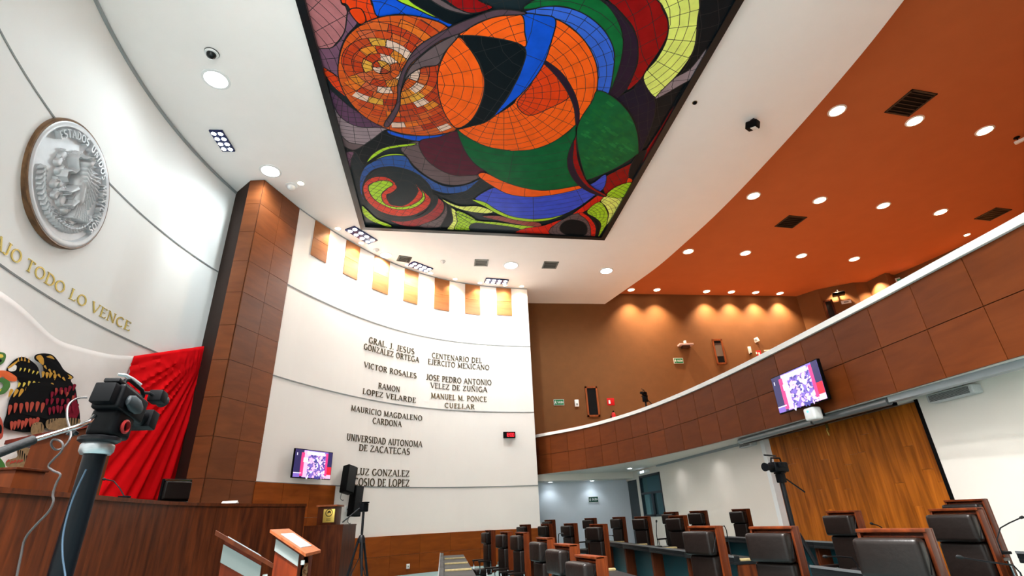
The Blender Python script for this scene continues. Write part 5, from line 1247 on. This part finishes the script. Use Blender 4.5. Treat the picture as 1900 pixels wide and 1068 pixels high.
# ------------------------------------------------------------------ ceiling fittings
LENSC, LENSW = glow('cool_lens', (236, 250, 255), 9), glow('warm_lens', (255, 226, 186), 8)
def downlight(u, v, zc, R, warm, lab, group, power, cone, blend=.8, size=.07):
    p = at_z(u, v, zc); return downlight_at(p, zc, R, warm, lab, group, power, cone, blend, size)
def downlight_at(p, zc, R, warm, lab, group, power, cone, blend=.8, size=.07):
    r = thing('downlight', lab, 'ceiling light', (p.x, p.y, zc), 0, group)
    MB().lathe([(R*1.25, -.001), (R*1.25, -.012), (R, -.022), (R, -.004)], 28).build('ring', WHITEPL, r)
    MB().lathe([(.001, -.020), (R*.6, -.018), (R, -.010)], 28).build('lens', LENSW if warm else LENSC, r)
    if power: lamp('SPOT', (p.x, p.y, zc-.06), power, WARM if warm else COOL, size, cone, (p.x, p.y, 0), blend)
    return r
for u, v, R, pw, lab in ((401, 147, .24, .22, 'bright cool downlight near the dome camera at the upper left of the white ceiling'), (502, 317, .24, .4, 'bright cool downlight above the wooden pillar'), (716, 473, .20, 1, 'bright cool downlight between sensor and vent near the names wall'),
                         (948, 492, .26, 1, 'bright cool downlight between two ceiling vents'), (1125, 502, .24, 1, 'bright cool downlight at the far right of the white ceiling')):
    downlight(u, v, ZC, R, False, lab, 'cool downlights of the white ceiling', POWER['cool']*pw, 165)
for i, (u, v) in enumerate(((540, 372), (587, 378), (624, 408), (670, 452), (770, 500), (813, 509), (857, 516), (905, 526), (940, 528), (985, 528))):
    s, z = NW.hit(u, v); p = at_z(u, v, ZC)
    lab = 'small warm wall-washing downlight along the names wall, %s from the pillar' % ['first', 'second', 'third', 'fourth', 'fifth', 'sixth', 'seventh', 'eighth', 'ninth', 'tenth'][i]
    ss = .4+i*1.17 if i else 0
    q = NW.at(min(ss, NW.L-.3), .26) if i else Vector((-4.35, 12.95))
    downlight_at(Vector((q.x, q.y, ZC)), ZC, .09, True, lab, 'warm wall washers', POWER['wash'], 118, .9, .05)
# unseen spots without fittings, added overhead as fill for the hall
for x, y in ((-4.5, 2.5), (-5.0, 5.5), (-3.5, -2.0), (7.2, 1.0), (2.0, -3.0), (7.6, 13.6), (7.7, 8.4)):
    pass
HALL_FILL = [(-3.0, 2.2), (-1.6, 2.7), (0.0, 2.7), (1.4, 2.6), (-2.2, -.5)]
for i, (x, y) in enumerate(HALL_FILL): lamp('SPOT', (x, y, ZC-.06), POWER['hall'], NEUT, .2, 116, (x, y, 0), 1.0)
def led_panel(c, d, Lx, Ly, lab, n=(4, 2), lit=True):
    pc, pdv = at_z(*c, ZC), at_z(*d, ZC); ax = (pdv-pc).to_2d(); r = thing('led_panel', lab, 'ceiling light', (pc.x, pc.y, ZC), math.atan2(ax.y, ax.x), 'multi-lens ceiling floodlights')
    MB().box((-Lx/2, -Ly/2, -.05), (Lx/2, Ly/2, -.001), bev=.006).build('housing', mat('blue_black_housing', (26, 36, 84), .4), r)
    for i in range(n[0]):
        for j in range(n[1]):
            x, y = -Lx/2+Lx*(i+.5)/n[0], -Ly/2+Ly*(j+.5)/n[1]
            MB().lathe([(.001, -.062), (min(Lx/n[0], Ly/n[1])*.34, -.056), (min(Lx/n[0], Ly/n[1])*.36, -.048)], 16, 0, Matrix.Translation((x, y, 0))).build('lens', LENSC, r)
    return pc
a1, a2, a3 = at_z(388, 242, ZC), at_z(412, 241, ZC), at_z(413, 280, ZC)
l1 = led_panel((413, 260), (425.5, 279.5), (a3-a1).length, (a2-a1).length, 'floodlight panel of eight lenses on the white ceiling near the left wall')
for c, d, L2, lab in (((671, 435), (686, 444), 1.15, 'floodlight panel of lenses beside the near left corner of the stained glass'), ((780, 494), (796, 500), .95, 'floodlight panel of lenses near the names wall beside a dark vent'), ((921, 520.5), (934, 521.5), 1.0, 'small floodlight panel of lenses farthest along the names wall')):
    led_panel(c, d, L2, .44, lab)
lamp('SPOT', (l1.x, l1.y, ZC-.1), POWER['led']*1.5, COOL, .3, 46, LW.p3(*LW.hit(345, 575)), 1.0)
for u, v in ((671, 435), (780, 494), (921, 520.5)):
    p = at_z(u, v, ZC); lamp('SPOT', (p.x, p.y, ZC-.1), POWER['led'], NEUT, .3, 140, (p.x*.9-.4, p.y+2.2, 3.5), .8)
def vent(u, v, px_w, zc, lab, m, sx=.62, sy=.5, ang=0.):
    p = at_z(u, v, zc); r = thing('air_vent', lab, 'vent', (p.x, p.y, zc), ang, 'ceiling vents')
    fr = MB(); t = .05
    for lo, hi in (((-sx/2, -sy/2), (sx/2, -sy/2+t)), ((-sx/2, sy/2-t), (sx/2, sy/2)), ((-sx/2, -sy/2), (-sx/2+t, sy/2)), ((sx/2-t, -sy/2), (sx/2, sy/2))): fr.box((*lo, -.025), (*hi, -.001))
    fr.build('frame', m, r); MB().box((-sx/2+t, -sy/2+t, -.004), (sx/2-t, sy/2-t, -.001)).build('backing', BLACK, r)
    sl_ = MB(); k = 6
    for i in range(k):
        y = -sy/2+t+(sy-2*t)*(i+.5)/k; sl_.box((-sx/2+t, y-.018, -.02), (sx/2-t, y+.004, -.006))
    sl_.build('louvres', m, r)
VG = mat('grey_vent', (120, 124, 120), .5); VD = mat('dark_brown_vent', (58, 44, 34), .5)
vent(750, 480, 0, ZC, 'dark ceiling vent nearest the bright downlight by the names wall', mat('dark_vent', (62, 68, 66), .5), (.5), .46, .3); vent(893, 487, 0, ZC, 'grey ceiling vent in the middle of the far white ceiling', VG, .55, .55); vent(1021, 491, 0, ZC, 'grey ceiling vent right of the large cool downlight', VG, .6, .6)
vent(1689, 191, 0, ZB, 'dark vent in the brown gallery ceiling nearest the viewer, beside a downlight', VD, .85, .85, .1); vent(1467, 411, 0, ZB, 'dark vent in the middle of the brown gallery ceiling', VD, .8, .8, .1); vent(1842, 397, 0, ZB, 'dark vent in the brown gallery ceiling near the right edge above the parapet', VD, .8, .8, .1)
def dome(u, v, R, lab, cam_):
    p = at_z(u, v, ZC); r = thing('dome_camera' if cam_ else 'smoke_detector', lab, 'security camera' if cam_ else 'detector', (p.x, p.y, ZC))
    MB().lathe([(R, -.001), (R, -.03), (R*.85, -.05), (.001, -.05)], 28).build('base', WHITEPL, r)
    MB().lathe([(R*.7, -.05), (R*.62, -.05-R*.35), (R*.35, -.05-R*.6), (.001, -.05-R*.68)], 24).build('dome', mat('dark_dome', (26, 32, 34), .15) if cam_ else WHITEPL, r)
    if cam_: MB().lathe([(R*1.05, -.002), (R*1.05, -.012), (R, -.02)], 28).build('black_collar', BLACK, r)
dome(393, 98, .14, 'white dome security camera with black collar above the upper left downlight', True); dome(541, 344, .17, 'white ceiling detector right of the pillar top', False); dome(698, 463, .11, 'small white detector beside the bright downlight near the names wall', False); dome(822, 484, .10, 'small white detector between two ceiling vents', False)
p = at_z(1397, 222, ZC); r = thing('spot_projector', 'small black spotlight projector hanging from the white ceiling right of the stained glass', 'projector', (p.x, p.y, ZC), .5)
MB().box((-.05, -.05, -.05), (.05, .05, -.001)).build('mount', BLACKM, r); MB().box((-.10, -.15, -.26), (.10, .15, -.06), 0, Matrix.Rotation(.3, 4, 'X'), .02).build('housing', BLACK, r); MB().box((-.075, -.12, -.27), (.075, .02, -.255), 0, Matrix.Rotation(.3, 4, 'X'), .004).build('pale_lens', WHITEPL, r)
p = at_z(1289, 190, ZC); r = thing('motion_sensor', 'tiny black ceiling sensor beside the stained-glass frame', 'sensor', (p.x, p.y, ZC))
MB().lathe([(.05, -.001), (.05, -.03), (.03, -.05), (.001, -.055)], 16).build('housing', BLACK, r); MB().lathe([(.065, -.001), (.065, -.008), (.05, -.01)], 16).build('brass_ring', BRASS, r)
p = at_z(1886, 255, ZB); r = thing('gallery_camera', 'small white security camera under the brown ceiling at the right edge', 'security camera', (p.x, p.y, ZB), .4)
MB().lathe([(.08, -.001), (.08, -.02), (.02, -.03), (.02, -.12), (.001, -.12)], 16).build('mount', BLACKM, r); MB().box((-.05, -.16, -.2), (.05, .1, -.11), bev=.02).build('body', WHITEPL, r)
# brown gallery ceiling
GD = [((1171, 537), 'back row, leftmost'), ((1219, 537), 'back row, second from the left'), ((1311, 540), 'back row, third from the left'), ((1357, 541), 'back row, fourth from the left'), ((1402, 542), 'back row, fifth from the left'), ((1447, 543.5), 'back row, rightmost'),
      ((1277, 466), 'second row from the back, leftmost'), ((1383, 469), 'second row from the back, second'), ((1487, 474), 'second row from the back, third'), ((1585, 480), 'second row from the back, rightmost'),
      ((1398, 363), 'third row from the back, leftmost'), ((1521, 371), 'third row from the back, second'), ((1639, 381), 'third row from the back, third'), ((1745, 393), 'third row from the back, rightmost'),
      ((1553, 205), 'nearest row, leftmost and biggest'), ((1697, 224), 'nearest row, beside the dark vent'), ((1827, 242), 'nearest row, rightmost')]
for i, ((u, v), w) in enumerate(GD):
    if i < 6: p = at_z(u, v, ZB); p.y = min(p.y, YB-.30)
    else: p = at_z(u, v, ZB)
    downlight_at(p, ZB, .15 if i < 6 else .19, True, 'warm downlight in the brown gallery ceiling, '+w, 'gallery downlights', POWER['scallop'] if i < 6 else POWER['gallery'], 100 if i < 6 else 130, 1.0 if i < 6 else .9, .05)
p = at_z(1794, 435, ZB); downlight_at(p, ZB, .10, True, 'tiny downlight just above the parapet capping at the right', 'gallery downlights', 0, 90)
for x, y in ((18.93, 20.3), (20.2, 19.5), (21.1, 18.33), (21.5, 16.4), (21.75, 15.0)): lamp('SPOT', (x, y, ZB-.06), POWER["scallop"], WARM, .05, 100, (x, y, 0), 1.0)
for x, y in ((11, 3), (15, 3), (12.5, -2), (17, -1)): lamp('SPOT', (x, y, ZB-.06), POWER['gallery'], WARM, .05, 130, (x, y, 0), .9)
# corridor lights
for u, v, z, lab in ((1014, 896, 2.79, 'small cool downlight under the corridor beam beside the names wall'), (1090, 893, 2.79, 'small cool downlight under the corridor beam above the exit sign'), (1168, 868, SOFF, 'small cool downlight in the soffit near the dark window')):
    p = at_z(u, v, z); 
    if z < 3: p.y = min(p.y, YB-.35)
    downlight_at(p, z, .09, False, lab, 'corridor downlights', POWER['corridor'], 120, .7, .03)
lamp('SPOT', (8.7, 19, SOFF-.1), 30, COOL, .1, 150, (8.7, 19, 0), .8)
for y in (11.5, 14, 16.5): lamp('SPOT', (7.15, y, SOFF-.05), 6, NEUT, .1, 150, (7.0, y, 0), .9)  # bare spots added under the soffit to brighten the wall, no fittings

# ------------------------------------------------------------------ things in the gallery and on the lower walls
GALC = Curve2(GAL, smooth=False); GALC.side = 1
def wall_obj(u, v, c=GALC, off=.0): return on_wall(c, u, v, off)
def exit_sign(q, rz_, w, h, lab, lit):
    r = thing('exit_sign', lab, 'sign', q, rz_, 'green exit signs')
    MB().box((-w/2, -.015, -h/2), (w/2, .02, h/2), bev=.004).build('plate', WHITEPL, r)
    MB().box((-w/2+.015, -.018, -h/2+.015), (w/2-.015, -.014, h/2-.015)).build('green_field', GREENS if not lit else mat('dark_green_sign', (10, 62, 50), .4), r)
    mn = MB(); x0 = -w*.33; m_ = h/.2
    mn.tube([(x0, -.019, .055*m_), (x0+.001, -.019, .056*m_)], .016*m_, 10)
    ribbon(mn, [(x0+.005*m_, .035*m_), (x0-.012*m_, -.01*m_)], .024*m_, .004, 0, -.017); ribbon(mn, [(x0-.012*m_, -.01*m_), (x0+.02*m_, -.03*m_), (x0+.01*m_, -.06*m_)], .013*m_, .004, 0, -.017); ribbon(mn, [(x0-.012*m_, -.01*m_), (x0-.035*m_, -.05*m_)], .013*m_, .004, 0, -.017); ribbon(mn, [(x0-.035*m_, .012*m_), (x0, .028*m_), (x0+.035*m_, .0)], .010*m_, .004, 0, -.017)
    mn.build('running_figure', WHITEPL, r)
    tx_ = 'SALIDA'; k = w*.56/text_width(tx_); x = -w*.14
    for ch in tx_:
        o = bpy.data.objects.new('letter', glyph_mesh(ch, WHITEPL, 1.6)); COL.objects.link(o); o.parent = r; o.matrix_local = Matrix.Translation((x, -.018, -h*.16)) @ Matrix.Diagonal((k, .02, h*.32, 1)); x += (G[ch][0]+.10)*k
for u, v, lab, c in ((1037, 746, 'green exit sign on the brown gallery wall left of the framed window', GALC), (1258.5, 669, 'green exit sign on the brown gallery wall below the small shelf', GALC)):
    q, rz_ = on_wall(c, u, v, .025); exit_sign(q, rz_, .46, .26, lab, False)
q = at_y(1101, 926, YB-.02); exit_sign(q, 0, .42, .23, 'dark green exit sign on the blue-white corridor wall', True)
def framed_window(px, lab, c, m, dark, shade):
    P = [c.hit(u, v) for u, v in px]; s0 = (P[0][0]+P[3][0])/2; s1 = (P[1][0]+P[2][0])/2; z1 = (P[0][1]+P[1][1])/2; z0 = (P[2][1]+P[3][1])/2
    q = c.p3((s0+s1)/2, (z0+z1)/2, .0); n = c.nor((s0+s1)/2); r = thing('gallery_window', lab, 'window', q, math.atan2(n.x, -n.y)); w, h = max(.4, s1-s0), z1-z0; t = .075
    f = MB()
    for lo, hi in (((-w/2, -h/2), (w/2, -h/2+t)), ((-w/2, h/2-t), (w/2, h/2)), ((-w/2, -h/2), (-w/2+t, h/2)), ((w/2-t, -h/2), (w/2, h/2))): f.box((lo[0], -.07, lo[1]), (hi[0], -.002, hi[1]))
    f.build('frame', m, r); MB().box((-w/2+t, -.02, -h/2+t), (w/2-t, -.006, h/2-t)).build('dark_pane', dark, r)
    if shade: MB().box((-w/2+t, -.03, -h*.18), (w/2-t, -.02, h/2-t-.12)).build('grey_blind', mat('grey_blind', (108, 96, 88), .6), r)
framed_window([(1084.7, 717), (1108, 717), (1112, 773), (1090, 773)], 'narrow wood-framed dark window low on the brown gallery wall', GALC, OAKF, mat('dark_pane', (20, 24, 26), .2), False)
framed_window([(1319.6, 629.5), (1337.7, 629.5), (1348, 675.5), (1331, 676)], 'narrow wood-framed window with a grey blind right of the wall shelf', GALC, OAKF, mat('dark_pane', (20, 24, 26), .2), True)
framed_window([(1528, 557), (1541, 557), (1556, 594), (1541, 597)], 'narrow dark-framed window on the gallery side wall above the parapet', GALC, WALNUT, mat('dark_pane', (20, 24, 26), .2), False)
def slab(name, lab, cat, u, v, w, h, d, parts, c=GALC, rot=0.):
    q, rz_ = on_wall(c, u, v, .0); r = thing(name, lab, cat, q, rz_); X = Matrix.Rotation(rot, 4, 'Y')
    MB().box((-w/2, -d, -h/2), (w/2, -.002, h/2), 0, X, min(.006, d*.3)).build(parts[0], parts[1], r); return r, X
r, X = slab('detector_box', 'small white box on the gallery wall left of the low framed window', 'detector', 1069.5, 748, .17, .30, .10, ('housing', WHITEPL)); MB().box((-.04, -.108, -.1), (.04, -.099, -.02)).build('grey_sensor', GREYT, r)
r, X = slab('fire_sign', 'red fire equipment sign on the gallery wall right of the low framed window', 'sign', 1133, 745, .34, .32, .02, ('plate', RED)); MB().box((-.10, -.024, -.09), (-.02, -.019, .07)).build('white_symbol', WHITEPL, r)
q, rz_ = on_wall(GALC, 1138, 772, .12); r = thing('fire_extinguisher', 'red fire extinguisher with white label just above the parapet capping', 'fire extinguisher', (q.x, q.y, q.z-.35), rz_)
MB().lathe([(.001, 0), (.085, 0), (.09, .03), (.09, .42), (.06, .50), (.025, .53), (.001, .53)], 20).build('cylinder', RED, r); MB().lathe([(.0915, .12), (.0915, .30)], 20).build('label_band', WHITEPL, r); MB().box((-.02, -.07, .53), (.02, .05, .58)).build('valve', BLACK, r); MB().box((-.1, .085, .1), (.1, .118, .4)).build('wall_hook', BLACKM, r)
q, rz_ = on_wall(GALC, 1269.5, 641, .0); r = thing('display_shelf', 'small pale shelf with a sensor on the brown gallery wall', 'shelf', q, rz_)
MB().box((-.34, -.30, -.05), (.34, -.002, .03), bev=.01).build('shelf_board', mat('pale_shelf', (206, 178, 176), .5), r); MB().box((-.05, -.20, .03), (.05, -.08, .20), bev=.02).build('white_sensor', WHITEPL, r); MB().box((-.18, -.22, -.16), (.18, -.002, -.05)).build('bracket', mat('brown_bracket', (74, 44, 26), .6), r)
r, X = slab('white_sign', 'tilted white sign above the red sign near the parapet', 'sign', 1402, 631, .32, .22, .02, ('plate', WHITEPL), GALC, -.35); MB().box((-.06, -.024, -.05), (.06, -.019, .05), 0, X).build('grey_symbol', GREYT, r)
r, X = slab('emergency_lamp', 'small white wall lamp left of the red sign on the gallery wall', 'lamp', 1390.5, 650, .12, .34, .12, ('housing', WHITEPL)); MB().box((-.04, -.14, -.2), (.04, -.03, -.16)).build('black_base', BLACK, r)
r, X = slab('fire_hose_sign', 'red and white fire sign beside the grey notice board on the gallery wall', 'sign', 1406, 656, .32, .32, .02, ('plate', RED)); MB().box((-.10, -.024, -.02), (-.02, -.019, .10)).box((.02, -.024, -.10), (.09, -.019, .06)).build('white_symbol', WHITEPL, r)
r, X = slab('notice_board', 'pale grey notice board with lines of text beside the red fire sign', 'notice', 1421, 657, .52, .44, .015, ('board', mat('notice_grey', (196, 186, 178), .6)))
nm_ = MB()
for k in range(5): nm_.box((-.2, -.019, .14-.07*k), (.2-.05*(k % 2), -.0145, .165-.07*k))
nm_.build('text_lines', mat('notice_ink', (130, 118, 110), .7), r)
r, X = slab('side_wall_sign', 'small white sign beside the dark side-wall window', 'sign', 1570, 560, .42, .16, .02, ('plate', WHITEPL)); MB().box((-.1, -.024, -.03), (.1, -.019, .03)).build('grey_symbol', GREYT, r)
r, X = slab('green_wall_sign', 'small pale green sign high on the gallery side wall near the parapet', 'sign', 1670, 520, .34, .30, .02, ('plate', WHITEPL)); MB().box((-.11, -.024, -.09), (.11, -.019, .09)).build('green_symbol', mat('mint_sign', (70, 176, 150), .5), r)
r, X = slab('red_wall_sign', 'small red sign next to the green one on the gallery side wall', 'sign', 1690, 519, .34, .36, .02, ('plate', RED)); MB().box((-.05, -.024, -.1), (.05, -.019, .1)).build('white_symbol', WHITEPL, r)
q, rz_ = on_wall(GALC, 1555, 549, .0); r = thing('video_projector', 'black projector on a bracket above the dark side-wall window', 'projector', q, rz_)
MB().box((-.26, -.45, -.07), (.26, -.12, .06), bev=.02).build('housing', BLACK, r); MB().tube([(0, -.28, .06), (0, -.28, .2), (0, -.003, .2)], .03, 8).build('bracket', BLACKM, r)
def emergency(u, v, w, lab):
    q = at_x(u, v, XR-.09); r = thing('emergency_light', lab, 'emergency light', q, -PI/2, 'emergency lights by the door')
    MB().box((-w/2, -.09, -.07), (w/2, .085, .06), bev=.025).build('housing', mat('louvred_grey', (186, 188, 188), .4, nscale=60, noise=.2, stretch=(1, 1, 6)), r)
    lv = MB()
    for k in range(7): lv.box((-w/2+.05, -.097, -.055+k*.014), (w/2-.05, -.089, -.048+k*.014))
    lv.build('louvres', mat('dark_vent', (62, 68, 66), .5), r)
    for sx in (-1, 1): MB().tube([(sx*w*.22, -.02, .06), (sx*w*.22, -.03, .09), (sx*w*.22+.02, -.10, .12)], [.02, .03, .05], 12).build('lamp_head', WHITEPL, r)
emergency(1769, 730, .75, 'large grey louvred emergency light on the right wall beside the wooden door'); emergency(1387, 823, .55, 'small emergency light at the top of the white wall left of the door')
q = at_x(1536, 796, XR+.09); r = thing('brass_hook', 'small brass catch hanging at the top of the wooden door', 'catch', (XR+.095, q.y, q.z), -PI/2)
MB().box((-.03, -.012, -.02), (.03, .004, .16), bev=.004).build('plate', BRASS, r); MB().tube([(0, -.015, .02), (.01, -.04, -.03), (.015, -.03, -.1), (0, -.015, -.12)], .012, 8).build('hook', GOLD, r)
q = at_x(1192, 866, XR-.06); r = thing('window_header', 'flat white header strip above the dark window with a painted bright reflection', 'lamp', (XR-.06, q.y, SOFF-.1), -PI/2)
MB().box((-.5, -.05, -.06), (.5, .055, .04), bev=.012).build('housing', WHITEPL, r); MB().box((-.2, -.056, -.05), (.2, -.049, .02)).build('reflection_patch', glow('reflection_glow', (226, 240, 255), 2.0), r)  # glowing patch stands for a bright reflection on the header, no lamp
